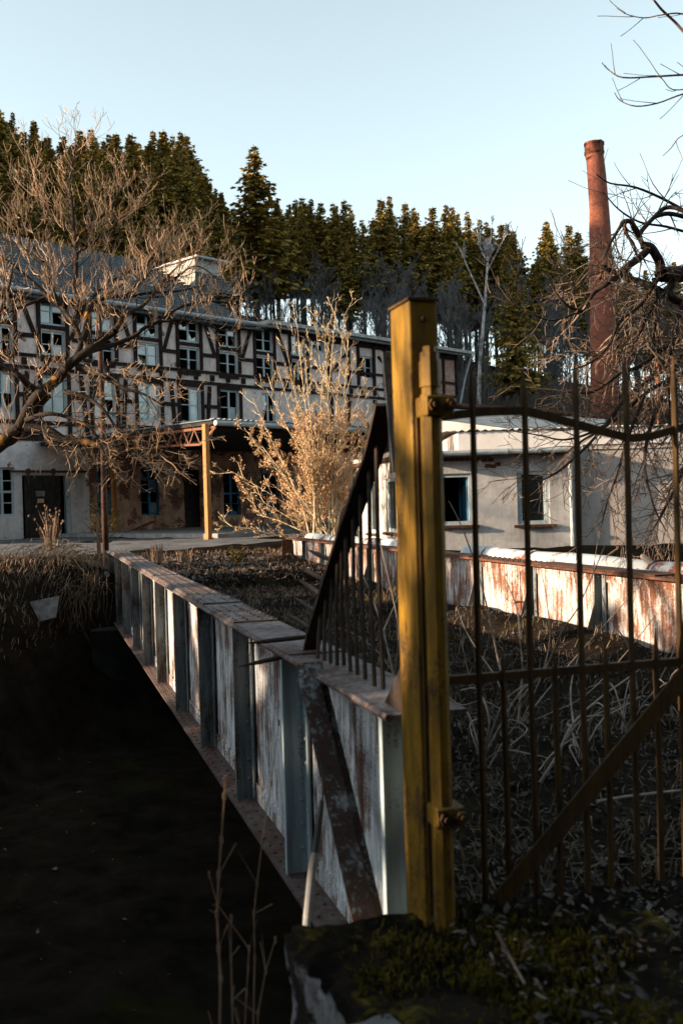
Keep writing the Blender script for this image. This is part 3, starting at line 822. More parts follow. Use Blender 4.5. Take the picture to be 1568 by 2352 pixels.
# roof
RD = 5.2; RZ = EZ+3.7
ov = .45
def ez(o): return EZ + (RZ-EZ)*(-o)/RD
mb = MB()
sE = sH+.25; sR = sE-3.6
a, b = HP(S0-.3,ov,ez(ov)), HP(sE,ov,ez(ov))
c, d = HP(sR,-RD,RZ), HP(S0-.3,-RD,RZ)
e, f2 = HP(sE,-2*RD-ov,ez(ov)), HP(S0-.3,-2*RD-ov,ez(ov))
mb.add([a,b,c,d,e,f2], [(0,1,2,3),(1,4,2),(4,5,3,2),(0,3,5)])
mb.add([p-Z_*.12 for p in (a,b,e,f2)], [(0,3,2,1)]); mb.add([a,b,b-Z_*.12,a-Z_*.12],[(0,1,2,3)]); mb.add([b,e,e-Z_*.12,b-Z_*.12],[(0,1,2,3)])
roof = obj('slate_roof', mb, M['slate'], house)
mb = MB(); ro = random.Random(5)
for k in range(90):                                   # rows of slates lifting at the eaves edge and along the hip
    t = k/89; p = a.lerp(b, t); mb.box(p+Z_*(.03+ro.uniform(0,.03))-HN*.15, HS*.13, HN*.2, Z_*.012)
for k in range(26):
    t = k/25; p = b.lerp(c, t); mb.box(p+Z_*.05, HS*.16, HN*.12, Z_*.03)
obj('edge_slates', mb, M['slate'], roof)
mb = MB()
a2, b2 = HP(sE+.02,ov,EZ+.02), HP(S1+.9,ov,EZ+.02)
mb.box((a2+b2)/2-HN*5.6, (b2-a2)/2, HN*6.0, Z_*.09)
obj('flat_roof', mb, M['fibre'], house)
mb = MB(); ga, gb = HP(S0-.3,ov+.09,EZ-.19), HP(S1+.95,ov+.09,EZ-.10)
gp_ = [ga.lerp(gb,i/40) for i in range(41)]
mb.tube(gp_, .095, 8); 
for p in gp_[::2]: mb.tube([p-HS*.02,p+HS*.02], .108, 8)
obj('gutter', mb, M['zinc'], house, smooth=False)
pe = HP(S1+.9,ov+.09,EZ-.2)
mb = MB().tube([pe, HP(S1+.55,.3,EZ-1.6), HP(S1+.06,.14,EZ-3.6), HP(S1+.05,.14,GZ+1)], .07, 8)
obj('downpipe', mb, M['zinc'], house)
# box dormer on the ridge
q0 = (HP(0,-RD+1.2,0)-HO).dot(HN)
def hd(px,py,o): p = onplane(px,py,HO+HN*o,HN); return (p-HO).dot(HS), p.z
of = -RD+1.5
sA, zA = hd(448,640,of); sB, zB = hd(509,646,of); _, zT = hd(450,593,of)
zA = ez(of)-.2
mb = MB(); dd = 4.4
mb.box(HP((sA+sB)/2,of-dd/2,(zA+zT)/2), HS*((sB-sA)/2), HN*dd/2, Z_*((zT-zA)/2))
dm = obj('roof_box', mb, M['fibre'], house)
mb = MB().box(HP((sA+sB)/2+.1,of-dd/2+.1,zT+.06), HS*((sB-sA)/2+.25), HN*(dd/2+.25), Z_*.05)
obj('cover', mb, M['zinc'], dm)
mb = MB().add([HP(sA-.1,of+.02,zA+.75),HP(sB+.1,of+.02,zA+.75),HP(sB+.5,of+1.0,ez(of+1.0)+.12),HP(sA-.1,of+1.0,ez(of+1.0)+.12)],[(0,1,2,3)])
mb.add([HP(sB+.1,of+.02,zA+.75),HP(sB+.1,of-dd,zA+.75),HP(sB+.9,of-dd,ez(of)-.2),HP(sB+.5,of+1.0,ez(of+1.0)+.12)],[(0,1,2,3)])
obj('skirt', mb, M['slate'], dm)

# ------------------------------------------------------------------ canopy
CZ = .58
c1 = P(490, 974, 34.3)                                   # front left corner of the canopy roof
cs, co = (c1-HO).dot(HS), (c1-HO).dot(HN); cz = c1.z
can = thing('loading_canopy', 'dark flat canopy on yellow posts in front of the brick ground floor', 'canopy', HP(cs,co,GZ))
LEN = 17.5
mb = MB()
sl = (zlow-.25 - cz)/co
def cp_(s,o): return HP(cs+s, o, cz+ (co-o)*sl*1.0)
A_,B2_,C_,D2_ = cp_(0,co),cp_(LEN,co),cp_(LEN,.06),cp_(-.2,.06)
mb.prism([A_,B2_,C_,D2_], Z_*.14)
obj('roof', mb, M['blackwood'], can)
mb = MB(); mb.prism([A_+Z_*.142-HS*.08,B2_+Z_*.142,C_+Z_*.142,D2_+Z_*.142-HS*.08], Z_*.035)
n_ = 70
for k in range(n_):
    p = A_.lerp(B2_,k/n_)+Z_*.19; mb.box(p, HS*.06, HN*.12, Z_*.02)
obj('sheeting', mb, M['roofgrey'], can)
ga = A_+HN*.1+Z_*.04; gb = B2_+HN*.1+Z_*.04
mb = MB(); gl_ = [ga.lerp(gb,i/20) for i in range(21)]; mb.tube(gl_, .095, 8)
for p in gl_[1:]: mb.tube([p-HS*.03,p+HS*.03],.108,8)
obj('gutter', mb, M['zinc'], can)
mb = MB(); t0 = A_-Z_*.10-HN*.05+HS*.06
ln = 5.2
for o0 in (0,):
    top = [t0, t0-HN*ln+Z_*sl*ln*0]; bot0 = t0-HN*.75-Z_*.55; bot1 = t0-HN*ln-Z_*.42
    mb.beam(t0+HN*.1, t0-HN*ln, .07, .09, HS); mb.beam(bot0, bot1, .07, .08, HS); mb.beam(t0+HN*.1, bot0, .06, .09, HS)
    n_ = 7
    for k in range(n_):
        x0 = bot0.lerp(bot1,k/n_); x1 = t0-HN*(.75+(ln-.75)*(k+.5)/n_); x2 = bot0.lerp(bot1,(k+1)/n_)
        mb.beam(x0,x1,.04,.05,HS); mb.beam(x1,x2,.04,.05,HS)
obj('truss', mb, M['orange'], can)
mb = MB(); mb.beam(A_-Z_*.08-HN*.25, B2_-Z_*.08-HN*.25, .12, .16, HN); obj('edge_beam', mb, M['timber'], can)
def cpost(px, py, dep, label=None):
    p = P(px,py,dep); q = (p-HO); s_, o_ = q.dot(HS), q.dot(HN)
    zt_ = cz+(co-o_)*sl-.02
    mb = MB().box(HP(s_,o_,(GZ+zt_)/2), HS*.085, HN*.085, Z_*((zt_-GZ)/2))
    mb.box(HP(s_,o_,2.6), HS*.095, HN*.095, Z_*.03); mb.box(HP(s_,o_,GZ+.05), HS*.12, HN*.12, Z_*.05)
    obj('post', mb, M['post'], can)
cpost(479,1230,34.0); cpost(723,1215,38.8); cpost(264,1222,43.2); cpost(960,1215,44.2)
# loading platform under the canopy
mb = MB(); p0 = (cs+1.6); mb.box(HP(cs+9.5,co/2-.2,GZ-.05), HS*9.0, HN*(co/2-.35), Z_*.24)
tag(obj('loading_platform', mb, M['concrete'], loc=HP(cs+9.5,co/2,GZ-.3)), 'low grey concrete loading platform under the canopy', 'platform')
s_, z_ = hw(330,1210); 
mb = MB().beam(onplane(300,1222,HO+HN*.8,HN), onplane(352,1198,HO+HN*.35,HN), .25, .06, HN)
tag(obj('plank', mb, M['orange'], loc=onplane(300,1222,HO+HN*.8,HN)), 'brown plank leaning on the brick base below the blue window', 'plank')

# ------------------------------------------------------------------ grey annex on the right
ann = thing('annex_building', 'low grey rendered annex with two white framed windows behind the gate', 'annex', P(1150,1290,25))
AY = P(1150,1150,25).y
def apl(px,py,y=AY): p = onplane(px,py,V((0,y,0)),V((0,1,0))); return p.x, p.z
def AP(x,o,z): return V((x,AY-o,z))
xl = apl(936,1100)[0]; xr = apl(1310,1100)[0]; zg = 0.0; zt_ = apl(1160,1046)[1]
aw = []
for (a,b,y1,y0) in ((1000,1083,1089,1206),(1186,1260,1083,1204)):
    x0,z1 = apl(a,y1); x1 = apl(b,y1)[0]; z0 = apl((a+b)/2,y0)[1]; aw.append((x0,x1,z0,z1))
obj('front_wall', wall_grid(xl,xr,zg-.3,zt_,aw,AP,.2), M['annex'], ann)
mb = MB()     # angled end wall towards the yard
e0 = AP(xl,0,0); e1 = P(822,1150,30.5); e1.z = 0
en = (e1-e0); el = en.length; en.normalize(); enn = V((en.y,-en.x,0)); 
if enn.x > 0: enn = -enn
def EP(s,o,z): return e0+en*s+enn*o+Z_*z
def epl(px,py): p = onplane(px,py,e0,enn); return (p-e0).dot(en), p.z
ew = []
for (a,b,y1,y0) in ((908,885,1097,1222),(866,845,1100,1224)):
    s0,z1 = epl(a,y1); s1 = epl(b,y1)[0]; z0 = epl((a+b)/2,y0)[1]; ew.append((min(s0,s1),max(s0,s1),z0,z1))
obj('end_wall', wall_grid(0,el,zg-.3,zt_,ew,EP,.2), M['annexl'], ann)
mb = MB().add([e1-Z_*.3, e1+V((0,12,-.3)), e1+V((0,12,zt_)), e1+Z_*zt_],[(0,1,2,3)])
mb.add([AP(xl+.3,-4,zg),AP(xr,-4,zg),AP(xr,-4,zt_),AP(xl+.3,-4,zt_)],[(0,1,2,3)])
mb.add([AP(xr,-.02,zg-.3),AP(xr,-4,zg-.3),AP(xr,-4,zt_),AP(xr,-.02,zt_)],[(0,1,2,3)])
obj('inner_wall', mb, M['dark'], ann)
mb = MB().prism([e0-V((.1,.25,0))+Z_*zt_, AP(xr+.12,.25,zt_), AP(xr+.12,-.1,zt_+.08), e0+V((.8,9,zt_+.1)), e1+V((0,9,zt_+.1)), e1-V((.15,.05,0))+Z_*zt_], Z_*.10)
obj('flat_roof', mb, M['rust'], ann)
mb = MB().prism([e0+enn*.12+Z_*(zt_+.102), e0-enn*.1+Z_*(zt_+.102), e1-enn*.1+Z_*(zt_+.102), e1+enn*.12+Z_*(zt_+.102)], Z_*.12)
obj('coping', mb, M['fibre'], ann)
def awin(PFn, w, fm, open_=False):
    x0,x1,z0,z1 = w; mb = MB(); fw = .09
    def bx(a,b,c,d,o,t=.03):
        pts = [PFn(a,o-t,c),PFn(b,o-t,c),PFn(b,o-t,d),PFn(a,o-t,d)]; mb.prism(pts, PFn(a,o+t,c)-PFn(a,o-t,c))
    bx(x0+.003,x0+fw,z0+.003,z1-.003,-.07); bx(x1-fw,x1-.003,z0+.003,z1-.003,-.07); bx(x0+fw,x1-fw,z1-fw,z1-.003,-.07); bx(x0+fw,x1-fw,z0+.003,z0+fw,-.07)
    if not open_:
        for q in ((x0+fw,x0+fw+.04),(x1-fw-.04,x1-fw)): bx(q[0],q[1],z0+fw,z1-fw,-.085,.02)
    fr = obj('window_frame', mb, fm, ann)
    mb = MB()
    if not open_:
        mb.add([PFn(x0+fw,-.1,z0+fw),PFn(x1-fw,-.1,z0+fw),PFn(x1-fw,-.1,z1-fw),PFn(x0+fw,-.1,z1-fw)],[(0,1,2,3)])
        obj('pane', mb, M['glassdk'], fr)
    else:                                # blue casement hanging open inside
        mb2 = MB(); a0 = PFn(x1-fw-.02,-.12,z0+fw); a1 = PFn(x1-fw-.13,-.75,z0+fw); h = Z_*(z1-z0-2*fw)
        mb2.beam(a0,a0+h,.05,.05,V((1,0,0))); mb2.beam(a1,a1+h,.05,.05,V((1,0,0))); mb2.beam(a0,a1,.05,.05,Z_); mb2.beam(a0+h,a1+h,.05,.05,Z_)
        obj('open_casement', mb2, M['bluefr'], fr)
        mb.add([a0,a1,a1+h,a0+h],[(0,1,2,3)]); obj('pane', mb, M['glassblue'], fr)
    mb = MB(); pts = [PFn(x0-.1,.10,z0-.02),PFn(x1+.15,.10,z0-.02),PFn(x1+.15,-.04,z0-.001),PFn(x0-.1,-.04,z0-.001)]
    mb.prism(pts, -Z_*.06); obj('window_sill', mb, M['rust'], fr)
awin(AP, aw[0], M['frame'], True); awin(AP, aw[1], M['frame'])
for w in ew: awin(EP, w, M['frame'])
x_, z_ = apl(1046,1060); 
mb = MB()
for k in range(7): 
    xx = apl(1012+k*11,1058)[0]; mb.box(AP(xx+.05,.004,apl(1030,1056)[1]), V((.055,0,0)), V((0,.008,0)), Z_*.04)
for k,(px,py) in enumerate(((1098,1056),(1112,1056),(1126,1056),(1120,1070),(1132,1071),(1143,1066))): mb.box(AP(apl(px,py)[0],.004,apl(px,py)[1]), V((.07,0,0)), V((0,.008,0)), Z_*.05)
obj('exposed_brick', mb, M['redrust'], ann)
gz_ = apl(1160,1040)[1]
mb = MB().tube([AP(xl-.1,.32,gz_), AP(xr+.05,.32,gz_+.03)], .075, 10)
for k in range(6): mb.tube([AP(xl+k*(xr-xl)/5-.02,.32,gz_+.006*k), AP(xl+k*(xr-xl)/5+.02,.32,gz_+.006*k)], .083, 10)
obj('gutter', mb, M['zinc'], ann)
dx = apl(1308,1100)[0]
mb = MB().tube([AP(dx+.02,.30,gz_), AP(dx,.14,gz_-.3), AP(dx+.02,.12,.4), AP(dx+.02,.12,0)], .062, 10)
mb.tube([AP(dx+.02,.12,.62),AP(dx+.02,.12,.05)], .072, 10)
obj('downpipe', mb, M['zinc'], ann)

# taller block directly behind the annex
BY = AY+.16
def bpl(px,py): p = onplane(px,py,V((0,BY,0)),V((0,1,0))); return p.x, p.z
blk = thing('workshop_block', 'taller grey workshop block with a corrugated roof edge behind the right gate bars', 'workshop', V((8,BY,0)))
bx0 = bpl(1052,1000)[0]; bx1 = 24.0; zr_ = bpl(1300,984)[1]
def BP(x,o,z): return V((x,BY-o,z))
obj('front_wall', wall_grid(xr-.05,bx1,-.3,zr_-.42,[],BP,.2), M['annex2'], blk)
obj('fascia_panel', wall_grid(bx0,bx1,zt_+.18,zr_-.02,[(xr+.35,bx1,zt_+.1,zr_-.42)],lambda x,o,z: V((x,BY-.03-o,z)),.03), M['fascia'], blk)
mb = MB().add([BP(bx0,0,zt_),BP(bx0,-9,zt_),BP(bx0,-9,zr_),BP(bx0,0,zr_)],[(0,1,2,3)]); mb.add([BP(bx1,0,-.3),BP(bx1,-9,-.3),BP(bx1,-9,zr_),BP(bx1,0,zr_)],[(0,1,2,3)])
mb.add([BP(bx0,-9,-.3),BP(bx1,-9,-.3),BP(bx1,-9,zr_),BP(bx0,-9,zr_)],[(0,1,2,3)])
obj('side_wall', mb, M['annex2'], blk)
mb = MB(); nn_ = 220
for i in range(nn_+1):
    x = bx0-.3+(bx1-bx0+.3)*i/nn_; z = zr_+.035*math.sin(x*2*PI/.18)
    for o, dz in ((.075,0),(.075,.02),(-9.2,.35)): mb.v.append(BP(x,o,z+dz))
for i in range(nn_):
    a = i*3
    for j in (0,1): mb.f.append((a+j,a+j+3,a+j+4,a+j+1))
obj('corrugated_roof', mb, M['fibre'], blk)

# shed roofs between annex and chimney
shed = thing('shed', 'low shed with a pale blue-grey sloping roof between annex and brick chimney', 'shed', V((9,34,0)))
p0, p1 = P(1005,1000,32), P(1005,944,34.5); q0, q1 = P(1420,1000,32), P(1395,965,36)
mb = MB().add([P(1000,962,32.5), P(1180,985,31.5), P(1420,1000,31.5), P(1400,963,37), P(1030,938,37)], [(0,1,2,3,4)])
obj('roof', mb, M['roofgrey'], shed)
a, b, c = P(1000,963,32.5), P(1180,986,31.5), P(1420,1001,31.5)
mb = MB().add([a,b,V((b.x,b.y,0)),V((a.x,a.y,0))],[(0,1,2,3)]); mb.add([b,c,V((c.x,c.y,0)),V((b.x,b.y,0))],[(0,1,2,3)])
obj('wall', mb, M['annex2'], shed)
mb = MB().tube([P(1020,930,37.2),P(1200,942,37.2),P(1395,958,37.2)], .10, 8); mb.beam(P(1020,936,37.3),P(1395,964,37.3),.1,.25,V((0,1,0)))
obj('gutter', mb, M['timber'], shed)
mb = MB(); a, b = P(1030,938,37.3), P(1400,963,37.3)
mb.add([a,b,V((b.x,b.y,0)),V((a.x,a.y,0))],[(0,1,2,3)]); obj('rear_wall', mb, M['timberred'], shed)

# ------------------------------------------------------------------ brick chimney
CD = 75.0
prof = [(1000,1357,1421),(970,1357,1420),(860,1356,1417),(700,1355,1411),(618,1354,1407),(520,1353,1401),(483,1353.5,1398),(403,1349,1391),(362,1346,1386),(357,1344,1386),(352,1344,1386)]
base = P(1389,1000,CD); base.z = 1.0
chim = thing('factory_chimney', 'tall leaning red brick chimney rising above the sheds at right', 'chimney', base)
pts = [V((base.x+.05,base.y,1.0))]; rad = [2.15*.5+.0]
pts = []; rad = []
for y,l,r in prof: pts.append(P((l+r)/2,y,CD)); rad.append((r-l)/2/F*CD)
pts = [V((pts[0].x+.04,pts[0].y,.5))]+pts; rad = [rad[0]+.03]+rad
fine = []; fr_ = []
for i in range(len(pts)-1):
    for k in range(5): fine.append(pts[i].lerp(pts[i+1],k/5)); fr_.append(rad[i]+(rad[i+1]-rad[i])*k/5)
fine.append(pts[-1]); fr_.append(rad[-1])
obj('shaft', MB().tube(fine, fr_, 40), M['chimbrick'], chim, smooth=True)
tp0 = P(1364.5,357,CD); r_ = 21.3/F*CD
cpz = [(0,.98),(.12,1.03),(.14,1.07),(.30,1.07),(.32,1.02),(.75,1.02),(.77,1.08),(.95,1.08),(.96,.8)]
obj('cap', MB().tube([tp0+Z_*h for h,_ in cpz], [r_*k for _,k in cpz], 40), M['sooty'], chim)
mb = MB().tube([tp0+Z_*.96, tp0+Z_*.3], [r_*.8, r_*.8], 24, False); obj('flue', mb, M['black'], chim)
mb = MB(); q = tp0+V((r_*.45,-r_*.98,0)); mb.beam(q+Z_*.98, q-Z_*.1, .16, .05, V((1,0,0))); obj('iron_strap', mb, M['iron'], chim)

# orange pole
p = P(1511,990,40); 
mb = MB().tube([V((p.x,p.y,.3)), P(1512,950,40), P(1510,832,40)], .07, 8)
tag(obj('orange_pole', mb, M['orange'], loc=V((p.x,p.y,.3))), 'slim orange-red pole standing right of the brick chimney behind the workshop', 'pole')

# ------------------------------------------------------------------ trees
def seg_grow(mbs, p, d, L, r, lvl, rng, up, spread, curl, kids, minr, nseg=5, cat=0):
    """one shoot and its side shoots; mbs = [thick, thin]"""
    pts = [p]; rad = [r]; d = d.normalized(); q = p
    for i in range(nseg):
        d = (d + V((rng.uniform(-1,1),rng.uniform(-1,1),rng.uniform(-1,1)))*curl + Z_*up).normalized()
        q = q + d*(L/nseg); pts.append(q); rad.append(max(minr, r*(1-.75*(i+1)/nseg)))
    tgt = mbs[0] if (r > cat) else mbs[1]
    tgt.tube(pts, rad, 5 if r > .02 else 3, False)
    if lvl <= 0: return
    nk = kids[lvl]
    for k in range(nk):
        t = rng.uniform(.25, 1.0); x = t*nseg; i = min(nseg-1,int(x)); b = pts[i].lerp(pts[i+1], x-i)
        dd = (pts[i+1]-pts[i]).normalized(); ax = V((rng.gauss(0,1),rng.gauss(0,1),rng.gauss(0,1))); ax = (ax-dd*ax.dot(dd)).normalized()
        nd = dd*math.cos(spread)+ax*math.sin(spread)
        seg_grow(mbs, b, nd, L*rng.uniform(.4,.7)*(1.1-.4*t), max(minr, r*rng.uniform(.45,.65)), lvl-1, rng, up, spread, curl, kids, minr, nseg, cat)
def limb(mbs, poly, d0, d1, r0, r1, rng, every, L, up, spread, curl, kids, minr, cat, lvl=2, skip=0.0, thick=.011):
    n = len(poly); pts = [P(x,y,d0+(d1-d0)*i/(n-1)+rng.uniform(-.12,.12)*(0<i<n-1)) for i,(x,y) in enumerate(poly)]
    sm = []
    for i in range(n-1):
        a = pts[max(0,i-1)]; b = pts[i]; c = pts[i+1]; e = pts[min(n-1,i+2)]
        for k in range(4):
            t = k/4; sm.append(.5*((2*b)+(c-a)*t+(2*a-5*b+4*c-e)*t*t+(3*b-a-3*c+e)*t**3))
    sm.append(pts[-1]); m = len(sm)
    rad = [r0+(r1-r0)*i/(m-1) for i in range(m)]
    mbs[0].tube(sm, rad, 9 if r0 > .06 else 6, False)
    acc = 0
    for i in range(m-1):
        dl = (sm[i+1]-sm[i]).length; acc += dl
        while acc > every and i/m >= skip:
            acc -= every*rng.uniform(.6,1.4); b = sm[i].lerp(sm[i+1], rng.random()); dd = (sm[i+1]-sm[i]).normalized()
            ax = V((rng.gauss(0,1),rng.gauss(0,1)*.8,rng.gauss(0,1))); ax = (ax-dd*ax.dot(dd)).normalized()
            sp = spread*rng.uniform(.6,1.2)
            seg_grow(mbs, b, dd*math.cos(sp)+ax*math.sin(sp), L*rng.uniform(.5,1.2), max(minr*1.5, min(rad[i]*.55, thick)), lvl, rng, up, spread, curl, kids, minr, 5, cat)
# --- big bare tree on the left bank
rng = random.Random(11)
lt = thing('bare_tree', 'large bare tree with upcurved tan twigs leaning in front of the half-timbered house', 'tree', P(-330,1330,17))
mbs = [MB(), MB()]
K = dict(every=.19, L=.8, up=.22, spread=.9, curl=.14, kids=[0,3,4], minr=.0031, cat=.010)
def LT(poly, d0, d1, r0, r1, **kw):
    k = dict(K); k.update(kw); limb(mbs, poly, d0, d1, r0, r1, rng, **k)
LT([(-300,1320),(-230,1200),(-130,1110),(-40,1050),(45,985)], 17.2,16.8, .17,.115, every=.9)
LT([(45,985),(72,930),(94,902),(132,871),(163,834),(198,809),(237,779),(264,760)], 16.8,16.6, .105,.06, every=.22)
LT([(-40,1050),(0,1017),(27,1005),(60,965),(90,925),(110,905)], 16.9,16.9, .14,.08, every=.4)
LT([(60,985),(110,988),(150,1010),(200,1016),(262,1032),(320,1035),(380,1010)], 16.7,16.2, .09,.015, every=.12, up=-.02)
LT([(200,807),(242,796),(264,790),(308,772),(330,754),(365,738),(420,702),(490,692),(548,700)], 16.6,17.4, .06,.012)
LT([(176,818),(183,800),(187,783),(180,765),(169,741),(154,724),(141,704),(127,680)], 16.6,17.2, .055,.038, every=.14)
LT([(187,783),(198,759),(200,730),(209,704),(222,691),(259,680),(286,681),(345,672),(410,668),(470,655)], 16.6,17.6, .065,.012)
LT([(176,842),(198,847),(231,858),(259,873),(285,892),(330,905),(372,930)], 16.6,15.9, .07,.010, every=.13, up=.02)
LT([(150,900),(171,904),(211,919),(242,946),(262,975),(290,1010)], 16.5,15.9, .05,.010, every=.14, up=.02)
LT([(94,902),(66,886),(44,862),(4,845),(-60,830)], 16.8,16.2, .08,.03, every=.12)
LT([(169,741),(178,715),(176,690),(173,653),(176,582),(171,542),(166,472),(161,422),(163,392),(172,350),(180,335)], 17.3,18.0, .055,.010, every=.12)
LT([(176,582),(200,565),(230,545),(265,515),(300,470)], 17.8,18.4, .03,.010, every=.09)
LT([(178,715),(215,680),(250,650),(300,622),(360,600),(430,580)], 17.3,18.2, .035,.010, every=.085)
LT([(141,704),(110,680),(80,650),(20,600),(-40,565)], 17.2,17.0, .045,.010)
LT([(127,680),(112,640),(98,600),(70,555),(45,500)], 17.2,17.8, .04,.010, every=.1)
LT([(171,542),(140,508),(110,480),(82,440),(64,385)], 17.9,18.3, .028,.009, every=.09)
LT([(171,542),(205,522),(235,495),(270,450),(285,420)], 17.9,17.6, .028,.009, every=.09)
LT([(4,845),(-10,790),(0,720),(20,660),(30,610)], 16.3,16.6, .05,.012)
LT([(264,760),(290,720),(330,700),(380,640),(420,600)], 16.6,17.6, .05,.010)
LT([(286,681),(330,640),(360,600),(380,560)], 17.2,17.9, .03,.009, every=.09)
LT([(345,672),(400,640),(450,610),(500,640)], 17.4,17.9, .025,.009, every=.09)
LT([(365,738),(420,735),(470,745),(520,760),(560,750)], 17.0,17.3, .03,.009, every=.1)
LT([(110,680),(60,700),(10,720),(-50,740)], 17.2,16.9, .035,.010)
LT([(98,600),(50,570),(0,545),(-40,520)], 17.5,17.5, .03,.009)
LT([(60,965),(110,950),(160,960),(210,985),(240,1040)], 16.6,15.9, .05,.010, every=.14, up=0)
LT([(280,1010),(330,1060),(370,1040),(395,1020)], 16.0,15.8, .02,.008, every=.10, up=0)
obj('trunk', mbs[0], M['bark'], lt, smooth=True); obj('crown', mbs[1], M['twig'], lt)

# --- seeded shrub in the middle
rng = random.Random(23)
sh = thing('shrub', 'sunlit multi-stemmed shrub hung with tan dry seed clusters', 'shrub', P(742,1240,26))
mbs = [MB(), MB()]; sd = MB()
def cluster(p, rng, n, s):
    for k in range(n):
        c = p+V((rng.gauss(0,1),rng.gauss(0,1),rng.gauss(0,1)-.5))*s
        x = V((rng.gauss(0,1),rng.gauss(0,1),rng.gauss(0,1))).normalized()*s*rng.uniform(.5,.9); y = x.cross(V((rng.gauss(0,1),rng.gauss(0,1),rng.gauss(0,1)))).normalized()*s*rng.uniform(.3,.6)
        sd.add([c-x, c+y, c+x, c-y+x*.2], [(0,1,2,3)])
tipsx = [(530,1060),(505,1185),(560,960),(585,905),(612,870),(640,830),(655,760),(682,720),(700,800),(722,690),(745,720),(772,670),(790,700),(800,760),(812,820),(835,860),(850,900),(862,950),(650,940),(690,900),(740,850),(600,1000),(560,1110),(780,900),(820,980),(712,960),(625,1090),(668,1040),(590,1160)]
for k,(tx,ty) in enumerate(tipsx):
    ty += 22; bx_ = 742+rng.uniform(-38,34); dep = 26.2+rng.uniform(-.5,.5); de = 26.2+rng.uniform(-.9,1.2)
    mid = ((bx_*.5+tx*.5)+(tx-bx_)*-.12, (1240+ty)/2+10); 
    n0 = len(mbs[1].v)
    limb(mbs, [(bx_,1242),((bx_+mid[0])/2-(tx-bx_)*.05,(1240+mid[1])/2),mid,((mid[0]+tx)/2+(tx-bx_)*.03,(mid[1]+ty)/2-6),(tx,ty)], dep, de, rng.uniform(.015,.034), .006, rng, .24, .55, .12, .75, .12, [0,2,3], .0055, .013, lvl=2, skip=.2)
sd_pts = mbs[1].v[::3]
for p in sd_pts:
    py = p.z
    if rng.random() < .21*(1.0 if p.z < 4.0 else .06): cluster(p, rng, rng.randint(2,5), .032)
obj('stem', mbs[0], M['shrubbark'], sh); obj('twigs', mbs[1], M['shrubbark'], sh); obj('seed_clusters', sd, M['seed'], sh)

# --- gnarled tree on the right, its trunk outside the picture
rng = random.Random(31)
rtree = thing('bare_tree', 'gnarled dark bare tree with drooping twigs hanging in from the right over the gate', 'tree', P(1830,1420,12.5))
mbs = [MB(), MB()]
KR = dict(every=.125, L=.6, up=-.03, spread=.75, curl=.13, kids=[0,3,3], minr=.0033, cat=.014)
def RT(poly, d0, d1, r0, r1, **kw):
    k = dict(KR); k.update(kw); limb(mbs, poly, d0, d1, r0, r1, rng, **k)
RT([(1850,1480),(1835,1200),(1820,950),(1800,780),(1760,680)], 12.5,12.0, .28,.16, every=3)
RT([(1760,680),(1680,620),(1620,618),(1568,628),(1517,630)], 12.0,11.3, .14,.085, every=.2)
RT([(1517,630),(1516,608),(1509,591),(1493,567),(1477,564)], 11.3,11.2, .055,.05, every=.3)
RT([(1477,564),(1468,542),(1474,529),(1503,497),(1530,476),(1568,484),(1620,520)], 11.2,11.4, .032,.022, every=.14, up=.07, L=.5, lvl=1)
RT([(1503,497),(1535,490),(1575,500),(1600,520)], 11.3,11.5, .03,.02, every=.12, L=.5, lvl=1)
RT([(1468,542),(1455,520),(1448,508),(1431,509),(1424,520),(1400,560),(1388,590)], 11.2,11.0, .04,.012, every=.10)
RT([(1493,567),(1470,590),(1444,609),(1420,632),(1395,650),(1368,668),(1352,690),(1335,715),(1318,720)], 11.2,10.8, .05,.012, every=.14)
RT([(1431,509),(1440,540),(1455,560),(1460,585)], 11.1,11.0, .025,.01, every=.1, up=-.02)
RT([(1568,700),(1500,660),(1450,640),(1400,620),(1385,610),(1378,640)], 11.6,11.0, .05,.012, every=.1)
RT([(1760,700),(1650,760),(1560,820),(1480,880),(1430,920),(1395,975),(1340,1010),(1300,1040)], 12.2,10.6, .045,.008, every=.14, up=-.01)
RT([(1740,760),(1620,830),(1540,870),(1480,905),(1430,950),(1385,985)], 12.0,10.8, .04,.010, every=.14, up=-.02)
RT([(1500,640),(1512,700),(1500,780),(1520,840),(1560,900)], 11.4,11.0, .025,.010, every=.13, up=-.03)
RT([(1517,630),(1470,700),(1420,740),(1400,790),(1360,830),(1310,850)], 11.3,10.6, .025,.008, every=.13)
RT([(1600,640),(1560,720),(1540,820),(1535,920),(1545,1020),(1560,1110)], 11.6,10.6, .04,.008, every=.09, up=-.05)
RT([(1480,905),(1440,1010),(1420,1080),(1395,1150),(1380,1210)], 11.0,10.4, .022,.006, every=.10, up=-.06)
RT([(1560,820),(1500,960),(1480,1060),(1500,1160),(1530,1220)], 11.4,10.4, .03,.006, every=.09, up=-.05)
RT([(1430,920),(1370,1000),(1310,1060),(1270,1090),(1230,1110)], 10.8,10.2, .02,.006, every=.10, up=-.02)
RT([(1620,900),(1590,1010),(1560,1100),(1520,1180),(1490,1230)], 11.4,10.4, .03,.006, every=.08, up=-.05)
RT([(1395,975),(1340,1000),(1290,1010),(1240,1000),(1180,990)], 10.6,10.2, .016,.006, every=.12, up=.01)
RT([(1335,715),(1300,700),(1275,670),(1262,640)], 10.9,10.6, .02,.006, every=.12, up=.08)
RT([(1318,720),(1270,735),(1220,720),(1180,690),(1165,655)], 10.8,10.4, .014,.005, every=.14, up=.06)
RT([(1600,500),(1530,460),(1460,430),(1400,420),(1370,400)], 11.8,11.2, .02,.006, every=.2, up=.07, L=.55, lvl=0)
RT([(1600,540),(1530,520),(1470,510),(1420,480),(1385,440)], 11.8,11.2, .018,.006, every=.2, up=.07, L=.55, lvl=0)
